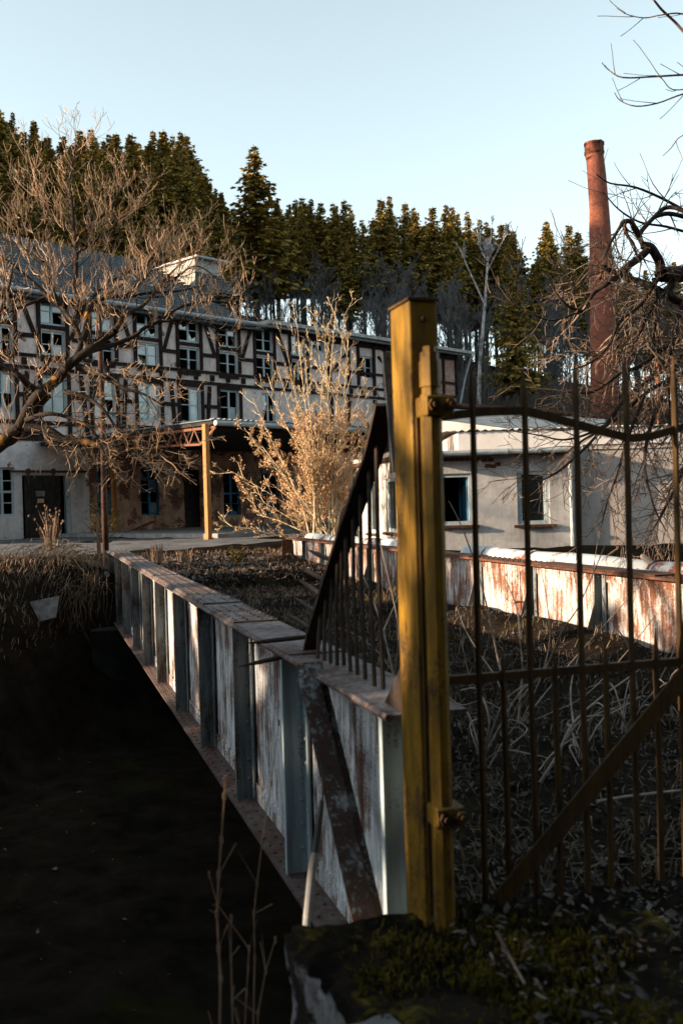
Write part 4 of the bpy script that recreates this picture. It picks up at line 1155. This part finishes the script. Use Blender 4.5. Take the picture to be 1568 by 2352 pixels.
RT([(1700,850),(1640,960),(1600,1080),(1580,1160)], 11.8,10.8, .04,.006, every=.08, up=-.05)
RT([(1560,620),(1540,660),(1500,700),(1470,760),(1440,830),(1450,890)], 11.5,10.9, .04,.008, every=.08, up=-.02)
RT([(1620,700),(1580,760),(1520,800),(1470,840),(1420,860),(1360,900),(1300,900)], 11.8,10.6, .045,.007, every=.085, up=-.01)
obj('trunk', mbs[0], M['bark'], rtree, smooth=True); obj('crown', mbs[1], M['twigdk'], rtree)
# --- high twigs at the top right
rng = random.Random(37)
tt = thing('overhanging_branch', 'thin budded branches of a tree reaching in at the top right corner of the sky', 'branch', P(1640,330,8))
mbs = [MB(), MB()]
KT = dict(every=.16, L=.35, up=.02, spread=.55, curl=.09, kids=[0,1,1], minr=.0028, cat=.02, lvl=0)
def TT(poly, d0, d1, r0, r1, **kw):
    k = dict(KT); k.update(kw); limb(mbs, poly, d0, d1, r0, r1, rng, **k)
TT([(1490,-12),(1502,0),(1520,22),(1548,48),(1568,70),(1640,150),(1700,300)], 8,8, .008,.014, every=.5)
TT([(1640,60),(1568,31),(1520,33),(1480,40),(1440,32),(1416,18)], 8,7.8, .007,.0028, every=.3)
TT([(1690,260),(1620,170),(1568,171),(1500,175),(1430,177),(1398,160),(1382,143)], 8,7.7, .011,.003)
TT([(1640,200),(1568,215),(1510,236),(1460,243),(1424,230),(1411,212)], 8,7.7, .008,.0028, every=.3)
TT([(1640,300),(1568,310),(1540,340),(1522,357)], 8,7.8, .005,.0028, every=.4)
TT([(1600,200),(1545,205),(1520,180),(1505,172)], 8,7.8, .005,.0028, every=.2)
obj('limb', mbs[0], M['twigdk'], tt); obj('twigs', mbs[1], M['twigdk'], tt)

# --- scrub growing out of the bridge deck behind the gate
rng = random.Random(41)
sb_n = [0]
def scrub(polys, dep, label, lv=1):
    b = P(polys[0][0][0], polys[0][0][1], dep)
    rt = thing('bare_shrub', label, 'shrub', b, 'leafless scrub on the bridge deck')
    mbs = [MB(), MB()]
    for poly, r in [(p, q) for p, q in zip(polys, [.010,.007,.006,.005,.005,.0045,.0045,.004,.004,.004])]:
        limb(mbs, poly, dep, dep+rng.uniform(-.7,.7), r, .003, rng, .20, .42, .03, .7, .2, [0,3,3], .0021, .5, lvl=2, skip=.15, thick=.0036)
    mbs[0].v += []
    obj('stem', mbs[0], M['palewood'], rt)
scrub([[(1172,1660),(1160,1580),(1146,1526),(1125,1424),(1097,1315),(1060,1210),(1030,1150)],[(1172,1650),(1140,1560),(1100,1500),(1070,1450),(1050,1400)],[(1172,1660),(1200,1600),(1250,1540),(1290,1450),(1330,1390),(1390,1250)],[(1165,1640),(1110,1610),(1060,1620),(1030,1600)]], 6.6, 'bare scrub with one thick brown stem just right of the yellow post')
scrub([[(1187,1680),(1195,1600),(1200,1533),(1193,1460),(1187,1398),(1160,1330)],[(1187,1680),(1230,1620),(1270,1570),(1330,1500),(1420,1400),(1480,1330)],[(1187,1680),(1140,1650),(1080,1560),(1055,1440)],[(1187,1680),(1240,1560),(1262,1470),(1255,1380),(1240,1300)],[(1190,1670),(1260,1640),(1340,1600),(1420,1520),(1500,1420)]], 7.2, 'forked pale scrub spreading behind the middle gate bars')
scrub([[(1240,1798),(1278,1737),(1316,1662),(1376,1605),(1444,1556),(1520,1500)],[(1300,1700),(1340,1650),(1400,1640),(1470,1600)],[(1316,1662),(1310,1580),(1330,1500)]], 5.6, 'slanting pale dead branch caught behind the gate bars')
scrub([[(1470,1640),(1460,1560),(1440,1480),(1400,1420),(1380,1360)],[(1470,1640),(1510,1570),(1545,1500),(1560,1440)],[(1470,1640),(1430,1600),(1390,1570),(1350,1580)],[(1480,1640),(1540,1600),(1580,1560)]], 8.0, 'low pale scrub in front of the rusty girder at the right picture edge')
scrub([[(905,1560),(880,1450),(850,1360),(820,1290),(790,1200)],[(905,1560),(915,1450),(895,1340),(870,1230),(850,1100)],[(880,1450),(910,1380),(930,1330)],[(905,1550),(870,1500),(820,1460),(770,1440)]], 6.9, 'thin bare scrub seen between the spiked railing and the post')
for k,(bx,by,dep,lab) in enumerate(((1110,1760,6.0,'low bramble tangle between the post and the second gate bar'),(1330,1760,6.2,'low bramble tangle in the middle of the gate'),(1440,1700,6.9,'pale bramble tangle below the rail near the diagonal brace'),(1540,1690,7.2,'bramble tangle at the right picture edge below the rail'))):
    polys = []
    for j in range(8):
        ex = bx+rng.uniform(-120,130); ey = by-rng.uniform(20,190); mx = (bx+ex)/2+rng.uniform(-30,30); my = (by+ey)/2-rng.uniform(10,60)
        polys.append([(bx+rng.uniform(-15,15),by),(mx,my),(ex,ey),(ex+rng.uniform(-50,50),ey+rng.uniform(0,70))])
    scrub(polys, dep, lab)
# fallen stick
mb = MB(); mb.tube([P(1370,1842,4.7),P(1440,1830,4.8),P(1510,1822,4.9),P(1600,1812,5.0)], [.008,.007,.007,.005], 6)
tag(obj('stick', mb, M['palewood'], loc=P(1480,1830,4.8)), 'long pale stick lying on dead leaves behind the diagonal gate brace', 'stick')
mb = MB(); mb.tube([P(1140,2140,2.95),P(1165,2190,2.92),P(1205,2262,2.8)], [.0055,.005,.004], 6)
tag(obj('stick', mb, M['twigdk'], loc=P(1170,2200,2.9)), 'short reddish stick leaning in the leaves below the gate', 'stick')

# --- tall weed stalks beside the girder
rng = random.Random(43)
def stalk(poly, dep, r, label):
    pts = [P(x,y,dep+i*.02) for i,(x,y) in enumerate(poly)]; mb = MB().tube(pts, [r*(1-.5*i/len(pts)) for i in range(len(pts))], 5)
    for i in range(1,len(pts)): mb.tube([pts[i]-Z_*.01,pts[i]+Z_*.01], r*1.5, 5)
    for k in range(5):
        i = rng.randrange(len(pts)-1); p = pts[i]; mb.tube([p, p+V((rng.uniform(-.08,.08),rng.uniform(-.05,.05),rng.uniform(.02,.12)))], .0015, 3)
    tag(obj('weed_stalk', mb, M['drygrass'], loc=pts[0]), label, 'weed', 'dry stalks in the shade left of the girder')
stalk([(504,2420),(506,2250),(502,2180),(498,2100),(502,2010),(508,1930),(515,1830),(517,1790)], 3.0, .0042, 'tallest dry weed stalk, left of the other stalks beside the girder')
stalk([(580,2420),(585,2200),(583,2100),(590,2030),(603,1930),(622,1800),(640,1660)], 3.3, .0028, 'thin brown weed stalk crossing in front of the girder panels')
stalk([(535,2420),(533,2300),(530,2200),(531,2110)], 2.9, .0024, 'short straight dry stalk between the two tall ones')
stalk([(560,2400),(566,2280),(572,2180),(500,2080),(480,2010)], 3.0, .002, 'bent wiry dry stem near the block, with its tip to the left')
stalk([(590,2420),(592,2330),(610,2230),(632,2160)], 2.9, .002, 'low wiry dry stem just left of the mossy block')

# --- young spruce by the pole
rng = random.Random(47)
def spruce_branch(mbn, mbt_, p, d, L, rng, card):
    q = p; n = max(3,int(L/(card*.55)))
    pts = [p]
    for i in range(n):
        d = (d+Z_*(.05)+V((rng.uniform(-1,1),rng.uniform(-1,1),rng.uniform(-1,1)))*.1).normalized(); q = q+d*(L/n); pts.append(q)
        w = card*(1.15-.7*i/n)
        for s in (-1,1,0):
            sdv = d.cross(Z_).normalized()*s*.8+d*(.7 if s else 1.2)+V((rng.uniform(-.3,.3),rng.uniform(-.3,.3),rng.uniform(-.5,.25)))
            sdv.normalize(); y = sdv.cross(Z_+V((rng.uniform(-.6,.6),rng.uniform(-.6,.6),0))).normalized()*w*.22
            mbn.add([q, q+sdv*w*.5+y, q+sdv*w, q+sdv*w*.5-y], [(0,1,2,3)])
    mbt_.tube([pts[0],pts[len(pts)//2],pts[-1]], [L*.014,L*.01,L*.004], 3, False)
sp0 = G(232,1262,.62); dep = sp0.y+.6
ys_ = thing('spruce_sapling', 'young yellow-green spruce sapling behind the rusty pole', 'sapling', P(236,1262,dep))
tr_, nd_ = MB(), MB()
b0 = P(238,1262,dep); t0_ = P(231,1148,dep); tr_.tube([b0,t0_], [.025,.008], 6)
for k in range(34):
    t = rng.uniform(.08,.95); p = b0.lerp(t0_,t); a = rng.uniform(0,2*PI)
    spruce_branch(nd_, tr_, p, V((math.cos(a),math.sin(a),.35)), (1-t)*.62+.12, rng, .085)
spruce_branch(nd_, tr_, b0.lerp(t0_,.7), Z_, .32, rng, .08)
obj('trunk', tr_, M['bark'], ys_); obj('crown', nd_, M['needle2'], ys_)

# --- conifers of the forest
def conifer(name, label, H, base, rad, seed, group):
    rng = random.Random(seed); rt = thing(name, label, 'conifer', V((0,0,0)), group); tr_, nd_ = MB(), MB()
    tr_.tube([V((0,0,-1)),V((.05,0,H*.4)),V((0,.04,H*.8)),V((0,0,H))], [.21,.17,.09,.02], 6)
    z = base*H
    for k in range(10):                      # dead snags under the crown
        zz = rng.uniform(.15,base)*H; a = rng.uniform(0,2*PI); tr_.tube([V((0,0,zz)),V((math.cos(a)*.9,math.sin(a)*.9,zz-.15))],[.03,.012],3,False)
    while z < H-.25:
        t = (z/H-base)/(1-base); L = rad*(1-t)**1.08*rng.uniform(.7,1.12)+.15
        if t < .15: L *= .65+t*2.3
        nb = 12 if t < .8 else 7
        for k in range(nb):
            if rng.random() < .10: continue
            a = rng.uniform(0,2*PI); dr = -.30+.55*t
            d = V((math.cos(a),math.sin(a),dr)); L2 = L*rng.uniform(.55,1.15)
            q = V((0,0,z+rng.uniform(-.2,.2))); n = 4 if L2 > 1.4 else (3 if L2 > .8 else 2)
            for i in range(n):
                d2 = (d+Z_*.22*i/n).normalized(); q2 = q+d2*(L2/n); w = (.62-.38*t)*(1.1-.3*i/n)
                for s in (-1,-.45,0,.45,1):
                    sdv = (d2.cross(Z_).normalized()*s*.85+d2*(1.0-.4*abs(s))+V((rng.uniform(-.4,.4),rng.uniform(-.4,.4),rng.uniform(-.9,.1)))).normalized()
                    ax = V((rng.gauss(0,1),rng.gauss(0,1),rng.gauss(0,.6))); y = (ax-sdv*ax.dot(sdv)).normalized()*w*.30
                    LL = w*1.35
                    nd_.add([q, q+sdv*LL*.5+y, q+sdv*LL, q+sdv*LL*.5-y], [(0,1,2,3)])
                q = q2
        z += (.42+.25*rng.random())*(1.1-.45*t)
    spx = MB()
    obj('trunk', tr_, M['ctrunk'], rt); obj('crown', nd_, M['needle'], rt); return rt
GF = 'conifers of the forest'
protos = [conifer('conifer', 'dark conifer among many alike in the forest behind the factory', 21, .38, 4.9, 1, GF),
          conifer('conifer', 'dark conifer among many alike in the forest behind the factory', 19, .32, 4.6, 2, GF),
          conifer('conifer', 'dark conifer among many alike in the forest behind the factory', 22, .46, 4.9, 3, GF)]
rng = random.Random(53)
used = [False]*3
def put_conifer(x, y, k, s, label=None):
    z = ground(x,y)-.2
    if not used[k] and label is None:
        r = protos[k]; used[k] = True
    else: r = copy_thing(protos[k], (x,y,z), 0, s, label)
    q = rng.uniform(.85,1.45)
    r.location = (x,y,z); r.rotation_euler = (rng.gauss(0,.018),rng.gauss(0,.018),rng.uniform(0,6.3)); r.scale = (s*q,s*q*rng.uniform(.85,1.15),s); return r
spots = []
def try_spot(x, y, dmin):
    for a,b in spots:
        if (a-x)**2+(b-y)**2 < dmin*dmin: return False
    spots.append((x,y)); return True
skyl = [(0,225),(60,255),(110,275),(150,285),(205,290),(265,288),(310,310),(380,293),(440,300),(490,340),(530,440),(690,445),(740,450),(775,452),(830,455),(890,440),(935,455),(985,470),(1020,455),(1075,470),(1130,480),(1180,495),(1230,488),(1300,500),(1335,510),(1380,560),(1430,580),(1500,600),(1560,590)]
def topz(px, depth):
    for (a,ya),(b,yb) in zip(skyl, skyl[1:]):
        if a <= px <= b: y = ya+(yb-ya)*(px-a)/(b-a); return P(px,y,depth).z
    return P(px, 225 if px < 0 else 590, depth).z
cnt = 0; tries = 0
while cnt < 225 and tries < 9000:
    tries += 1
    px = rng.uniform(-140,1640) if rng.random() < .7 else rng.uniform(-140,560)
    dep = rng.uniform(137,153) if rng.random() < .62 else (rng.uniform(100,137) if px < 560 else rng.uniform(128,150))
    if 540 < px < 640 and dep < 140: continue
    p = P(px,1000,dep); x, y = p.x, p.y
    if not try_spot(x,y,2.1): continue
    zg_ = ground(x,y); want = topz(px, dep)-zg_ - (rng.random()**1.4)*6.5
    k = rng.randrange(3); H = (21,19,22)[k]; s = want/H
    if s < .45 or s > 1.9: spots.pop(); continue
    put_conifer(x,y,k,s); cnt += 1
# lone trees one can point to
p = P(597,1000,118); zg_ = ground(p.x,p.y)
put_conifer(p.x,p.y,1,(P(597,330,118).z-zg_)/19, 'tall spruce standing alone above the ridge line, left of the sunlit conifers')
p = P(383,1000,108); zg_ = ground(p.x,p.y)
put_conifer(p.x,p.y,2,(P(383,294,108).z-zg_)/22, 'tall thin-crowned conifer with a long bare trunk above the white roof box')
p = P(1187,1000,88); zg_ = ground(p.x,p.y); put_conifer(p.x,p.y,0,(P(1187,600,88).z-zg_)/21, 'full dark conifer low on the slope right of the white birch')
# valley side on the left: wood whose shadow lies over the foot of the hill
for k in range(38):
    x = rng.uniform(-88,-56); y = rng.uniform(38,84)
    if try_spot(x,y,4.0): put_conifer(x,y,k%3,rng.uniform(.32,.5))

# --- grey leafless trees on the slope, and the birch
def baretree(name, label, cat, H, seed, mat, group, nb, minr, r0):
    rng = random.Random(seed); rt = thing(name, label, cat, V((0,0,0)), group); mbs = [MB(), MB()]
    pts = [V((rng.uniform(-.2,.2)*i/4,rng.uniform(-.2,.2)*i/4,H*i/5)) for i in range(6)]
    mbs[0].tube(pts, [r0*(1-.8*i/5) for i in range(6)], 6, False)
    for k in range(nb):
        t = rng.uniform(.22,1); x = t*5; i = min(4,int(x)); b = pts[i].lerp(pts[i+1],x-i); a = rng.uniform(0,2*PI)
        seg_grow(mbs, b, V((math.cos(a)*.6,math.sin(a)*.6,.8)), H*rng.uniform(.16,.30)*(1.25-.5*t), r0*.4, 2, rng, .12, .5, .13, [0,3,4], minr, 4, r0*2)
    obj('trunk', mbs[0], mat, rt); obj('crown', mbs[1], mat, rt); return rt
GB = 'grey leafless trees on the slope'
bp = [baretree('leafless_tree', 'grey leafless tree in the thicket on the slope below the conifers', 'tree', h, 60+i, M['greybark'], GB, 16, .022, .10) for i, h in enumerate((11,9.5,12.5))]
ub = [False]*3; rng = random.Random(59); cnt = 0; bsp = []
while cnt < 130:
    px = rng.uniform(500,1330) if rng.random() < .85 else rng.uniform(1330,1600); dep = rng.uniform(84,134)
    p = P(px,1000,dep); x,y = p.x,p.y
    if any((a-x)**2+(b-y)**2 < 2.0 for a,b in bsp): continue
    bsp.append((x,y)); k = rng.randrange(3); z = ground(x,y)-.2; s = rng.uniform(.7,1.1)
    if not ub[k]: bp[k].location = (x,y,z); bp[k].scale = (s,s,s); ub[k] = True
    else: copy_thing(bp[k], (x,y,z), rng.uniform(0,6.3), s)
    cnt += 1
rng = random.Random(61)
bd = 86
bt = thing('birch_tree', 'slender white birch with a pale forked crown against the dark conifers', 'birch', P(1100,960,bd))
mbs = [MB(), MB()]
tk = [(1098,985),(1100,900),(1102,830),(1108,760),(1113,700),(1117,640),(1120,600),(1123,570),(1128,540)]
limb(mbs, tk, bd, bd, .20, .05, rng, .7, 1.3, .12, .45, .12, [0,3,4], .016, .035, lvl=2, skip=.72)
limb(mbs, [(1113,700),(1095,660),(1072,610),(1060,580),(1045,555)], bd, bd-1, .09,.03, rng, .7, .9, .12, .5, .12, [0,3,3], .015, .03, lvl=2, skip=.5)
limb(mbs, [(1119,620),(1135,590),(1150,560),(1165,535)], bd, bd, .07,.03, rng, .6, .9, .12, .5, .12, [0,3,3], .015, .03, lvl=2, skip=.3)
limb(mbs, [(1120,600),(1105,575),(1098,545),(1095,525)], bd, bd, .07,.03, rng, .6, .9, .12, .5, .12, [0,3,3], .015, .03, lvl=2, skip=.3)
obj('trunk', mbs[0], M['birch'], bt); obj('crown', mbs[1], M['birch'], bt)

# ------------------------------------------------------------------ unseen trees outside the frame, added to shade the bridge, annex and foreground
def shade_bare(x, y, H, seed, label):
    rng = random.Random(seed); rt = thing('bare_tree', label, 'tree', V((x,y,ground(x,y)-.1))); mbs = [MB(),MB()]
    b = V((x,y,ground(x,y)-.1)); pts = [b+V((rng.uniform(-.15,.15)*i,rng.uniform(-.15,.15)*i,H*i/5)) for i in range(6)]
    mbs[0].tube(pts, [.22*(1-.75*i/5) for i in range(6)], 8, False)
    for k in range(34):
        t = rng.uniform(.12,1); q = t*5; i = min(4,int(q)); c = pts[i].lerp(pts[i+1],q-i); a = rng.uniform(0,2*PI)
        seg_grow(mbs, c, V((math.cos(a),math.sin(a),.5)), H*rng.uniform(.2,.36), .06, 3, rng, .06, .6, .15, [0,3,4,5], .012, 4, .03)
    obj('trunk', mbs[0], M['bark'], rt); obj('crown', mbs[1], M['twig'], rt)
shade_bare(-13,1.0,8.5,71,'unseen bare tree left of the picture, added to dapple the near girder')
shade_bare(-38,15.5,13,74,'unseen bare tree near the factory road, added to streak the annex with shade')
shade_bare(-17,5.5,9.5,72,'unseen bare tree further along the near bank, added to dapple the bridge')
def shade_spruce(x, y, s, k, label): return put_conifer(x, y, k, s, label)
SHADE = [(3.5,-4.5,.85,1),(-3.2,-5.5,.9,0),(7.5,-1.0,.8,1),(-7.0,-7.5,.8,1),(0.5,-8.5,1.0,0),(11,-5,1,0),(5,-11,1,2),(-12,-10.5,.9,1),
         (-5,-13,1.2,0),(1,-15,1.3,1),(8,-15,1.2,0),(-10,-16,1.2,1),(14,-10,1.2,1),(16,0,1.0,0),(2,-7,.9,1)]  # unseen conifers beside and behind the camera, added to cut skylight and sun
low_ = conifer('conifer', 'unseen low bushy conifer left of the picture, added to shade the girders', 8, .04, 2.3, 9, GF)
LOWS = [(-20.4,-1.6,5.6),(-17,-1.2,4.4),(-18.5,-4.4,5.0),(-19,-6,5.8),(-20,-3.2,4.9),(-21,-.6,5.6),(-19.5,2.5,7.6),(-20.5,1.2,6.5),(-20,10.5,6.8),(-21,13.2,6.2),(-22,4.3,7.4),(-20,6.6,4.9),(-23,9.3,5.3),(-21,-8.8,7.5),(-23,-4.8,6),(-24,1,5.5)]  # unseen row at the left, added and sized to shade girders and post
for i,(x,y,h) in enumerate(LOWS):
    z = ground(x,y)-.1; h *= 1.14
    if i == 0: low_.location = (x,y,z); low_.scale = (h/8,)*3
    else: copy_thing(low_, (x,y,z), rng.uniform(0,6), h/8)
for i,(x,y,s,k) in enumerate(SHADE): shade_spruce(x,y,s,k,'unseen conifer near the camera, added to shade the foreground')

# ------------------------------------------------------------------ ground cover
rng = random.Random(83)
def leaves(name, n, sampler, size, label, mat='leaf'):
    mb = MB()
    for _ in range(n):
        p = sampler(); s = size*(.45+1.1*rng.random()**1.6); a = rng.uniform(0,2*PI)
        tl = rng.uniform(-.6,.6); x = V((math.cos(a),math.sin(a),tl))*s; y = V((-math.sin(a),math.cos(a),rng.uniform(-.7,.7)))*s*rng.uniform(.18,.5)
        c1, c2, c3 = (Z_*s*rng.uniform(-.1,.5) for _ in range(3))
        mb.add([p-x, p-x*.3-y+c1, p+x*.5-y*.8+c2, p+x+c3, p+x*.4+y*.9+c1, p-x*.4+y+c2, p-x*.1+Z_*s*.05, p+x*.45+Z_*s*.05],
               [(0,1,6),(0,6,5),(1,2,7,6),(6,7,4,5),(2,3,7),(7,3,4)])
    return tag(obj(name, mb, M[mat]), label, 'leaf litter', kind='stuff')
def deck_sample():
    u = 2.75+17*rng.random()**1.9; v = rng.uniform(1.52,5.35); return B(u,v,deckz(u,v)+.01)
leaves('leaf_litter', 15000, deck_sample, .020, 'dead leaves and litter scattered over the dark bridge deck')
def block_sample():
    u = rng.uniform(2.1,3.2); v = rng.uniform(1.2,1.95); return B(u,v,.17)
leaves('leaf_litter', 420, block_sample, .017, 'dead leaves lying on the mossy concrete block')
def near_sample():
    u = rng.uniform(2.2,3.2); v = rng.uniform(1.9,3.6); p = B(u,v,0); p.z = max(ground(p.x,p.y), deckz(u,v) if u > 2.55 else -9)+.015; return p
leaves('leaf_litter', 1700, near_sample, .017, 'dead leaves heaped at the foot of the gate')
def yard_sample():
    p = B(rng.uniform(18,26), rng.uniform(1.6,5.4), 0); p.z = ground(p.x,p.y)+.02; return p
leaves('leaf_litter', 4200, yard_sample, .05, 'pale dead leaves on the grassy yard at the far end of the bridge')
def ravine_sample():
    p = B(rng.uniform(3,15), rng.uniform(-6,.9), 0); p.z = ground(p.x,p.y)+.01; return p
leaves('leaf_litter', 260, ravine_sample, .028, 'scattered pale litter in the dark stream cut')
def blades(name, n, sampler, h, lean, label, mat, cat='grass'):
    mb = MB()
    for _ in range(n):
        p, k = sampler(); hh = h*k*rng.uniform(.4,1.2); a = rng.uniform(0,2*PI); d = V((math.cos(a),math.sin(a),0))
        w = d.cross(Z_)*(.003+.0025*rng.random()); l = lean*rng.uniform(.2,1.3)
        m = p+Z_*hh*.6+d*hh*l*.35; t = p+Z_*hh*(1-.35*l)+d*hh*l
        mb.add([p-w,p+w,m+w*.7,m-w*.7,t], [(0,1,2,3),(3,2,4)])
    return tag(obj(name, mb, M[mat]), label, cat, kind='stuff')
def bank_sample():
    while True:
        p = B(rng.uniform(14,22.5), 1.0-rng.random()**.8*8, 0); p.z = ground(p.x,p.y)-.01
        if p.z > -.75 + rng.random()*.8: return p, 1.0
blades('dry_grass', 22000, bank_sample, .15, 1.2, 'dry pinkish grass matted over the far left bank', 'drygrass')
def yardg_sample():
    p = B(rng.uniform(14,27), rng.uniform(1.55,7.0), 0); u,v = uv(p); p.z = max(ground(p.x,p.y), deckz(u,v) if u < 22.4 and v < 5.4 else -9)-.01; return p, .55
blades('dry_grass', 6500, yardg_sample, .2, .9, 'short dry and mossy grass at the far end of the bridge deck', 'drygrass')
def deckg_sample():
    u = 3.6+14*rng.random()**1.5; v = rng.uniform(1.55,5.35); return B(u,v,deckz(u,v)-.01), 1
blades('dark_grass', 6000, deckg_sample, .15, 1.2, 'dark matted grass on the shaded bridge deck', 'darkgrass')
def ravg_sample():
    p = B(rng.uniform(1.6,3.6), rng.uniform(-1.2,.72), 0); p.z = ground(p.x,p.y)-.01; return p, 1
blades('dark_grass', 900, ravg_sample, .28, .9, 'dark dead grass left of the mossy block', 'darkgrass')
mossc = [(rng.uniform(2.2,3.15), rng.uniform(.9,1.55), rng.uniform(.03,.10)) for _ in range(16)]
def moss_sample():
    a, b, q = rng.choice(mossc); u = a+rng.gauss(0,q); v = b+rng.gauss(0,q)
    u = min(3.2,max(2.1,u)); v = min(1.75,max(.85,v)); return B(u,v,.130+.01*rng.random()), 1
blades('moss', 4200, moss_sample, .028, .7, 'olive moss cushions on the dark concrete block', 'mossm', 'moss')
# grass tussocks
def tussock(px, py, z, h, n, spread, label, mat='drygrass', lean=.5):
    c = G(px,py,z); mb = MB()
    for _ in range(n):
        a = rng.uniform(0,2*PI); d = V((math.cos(a),math.sin(a),0)); p = c+d*rng.uniform(0,spread); hh = h*rng.uniform(.5,1.1)
        w = d.cross(Z_)*.009; l = lean*rng.uniform(0,1); m = p+Z_*hh*.6+d*hh*l*.3; t = p+Z_*hh+d*hh*l
        mb.add([p-w,p+w,m+w*.8,m-w*.8,t], [(0,1,2,3),(3,2,4)])
        if h > .7 and rng.random() < .6: mb.add([t-V((.02,0,.03)),t+V((.02,0,.0)),t+V((.015,0,.04)),t+V((-.02,.0,.03))],[(0,1,2,3)])
    tag(obj('grass_tussock', mb, M[mat], loc=c), label, 'grass', 'tussocks of dry grass in the yard')
tussock(118,1262,.6,1.0,60,.22,'tall clump of pinkish dry stalks in front of the black door','drygrass',.5)
tussock(364,1290,.45,.42,70,.22,'pale dry grass clump beside the girder top, left of the other one')
tussock(428,1290,.45,.34,55,.2,'small pale dry grass clump right of the girder top in the yard')
c = G(546,1298,.4); mb = MB(); tr_ = MB()
for k in range(26):
    a = rng.uniform(0,2*PI); spruce_branch(mb, tr_, c+Z_*rng.uniform(0,.2), V((math.cos(a),math.sin(a),.9)), .22, rng, .07)
rt = thing('juniper_bush', 'tiny dark green conifer bush in the yard left of the far girder end', 'bush', c)
obj('foliage', mb, M['needle'], rt); obj('twigs', tr_, M['bark'], rt)
# dry vines hanging at the girder end
mb = MB()
for k in range(560):
    p = B(rng.uniform(17.2,20.2), rng.uniform(.55,1.18)-rng.random()**2*1.2, 0); p.z = max(ground(p.x,p.y),.2)+rng.uniform(-.1,.35)
    L = rng.uniform(.4,1.3); pts = [p]; d = V((rng.uniform(-.8,.3),rng.uniform(-.9,.2),rng.uniform(-.1,.7)))
    for i in range(5): d = (d*.75+V((rng.uniform(-.4,.4),rng.uniform(-.5,.3),-.42))).normalized(); pts.append(pts[-1]+d*L/5)
    mb.tube(pts, [.004,.004,.0035,.003,.003,.002], 3, False)
tag(obj('dry_vines', mb, M['darkgrass']), 'tangle of dry vines and grass hanging beside the far end of the girder', 'vines', kind='stuff')
# white sheet and bits on the bank
def hit(px, py):
    q = ray(px,py); t = 3.0
    while t < 60:
        p = CO+q*t
        if p.z < ground(p.x,p.y): return p
        t += .05
    return CO+q*20
p = hit(92,1405); kk = p.y/18.0; x = V((.60*kk,.10,.05)); y = V((-.03,.10,.26*kk)); p = p-V((0,.12,-.03)); mb = MB()
pp = [p-x*.55-y*.9, p+x*.5-y*.6, p+x*.62+y*.8, p-x*.55+y*.6]
mb.prism(pp, V((.0,.03,-.02)))
tag(obj('board', mb, M['whitesheet'], loc=p), 'dirty white board lying on the dark left bank below the grass', 'board')
mb = MB().tube([G(221,1318,.35)+Z_*.03, G(247,1326,.35)+Z_*.05], [.05,.045], 7)
tag(obj('wood_chunk', mb, M['palewood'], loc=G(232,1322,.35)), 'pale cut chunk of wood lying in the grass by the girder end', 'log')

# ------------------------------------------------------------------ camera, light, sky
cam = bpy.data.cameras.new('camera'); co_ = bpy.data.objects.new('camera', cam); col.objects.link(co_)
co_.matrix_world = Matrix.Translation(CO) @ CM.to_4x4()
cam.sensor_fit = 'HORIZONTAL'; cam.sensor_width = 24; cam.lens = F/1568*24
cam.clip_start = .05; cam.clip_end = 3000
cam.dof.use_dof = True; cam.dof.focus_distance = 14.0; cam.dof.aperture_fstop = 3.2
sc.camera = co_
HEAD = math.radians(-99); ELEV = math.radians(13)
sd_ = V((math.sin(HEAD)*math.cos(ELEV), math.cos(HEAD)*math.cos(ELEV), math.sin(ELEV)))
sl_ = bpy.data.lights.new('sun', 'SUN'); sl_.energy = 4.3; sl_.angle = math.radians(.53); sl_.color = (1.0,.74,.50)
so = bpy.data.objects.new('sun', sl_); col.objects.link(so); so.rotation_euler = sd_.to_track_quat('Z','Y').to_euler()
w = bpy.data.worlds.new('World'); sc.world = w; w.use_nodes = True
nt = w.node_tree; bg = nt.nodes['Background']
sky = nt.nodes.new('ShaderNodeTexSky'); sky.sky_type = 'NISHITA'; sky.sun_disc = False
sky.sun_elevation = ELEV; sky.sun_rotation = HEAD; sky.air_density = 1.0; sky.dust_density = .8; sky.ozone_density = 2.0
hs = nt.nodes.new('ShaderNodeHueSaturation'); hs.inputs['Saturation'].default_value = .44; hs.inputs['Hue'].default_value = .455
nt.links.new(sky.outputs[0], hs.inputs['Color']); nt.links.new(hs.outputs[0], bg.inputs[0]); bg.inputs[1].default_value = .10
sc.view_settings.view_transform = 'Standard'; sc.view_settings.look = 'None'
sc.view_settings.exposure = 1.90; sc.view_settings.gamma = 1.0
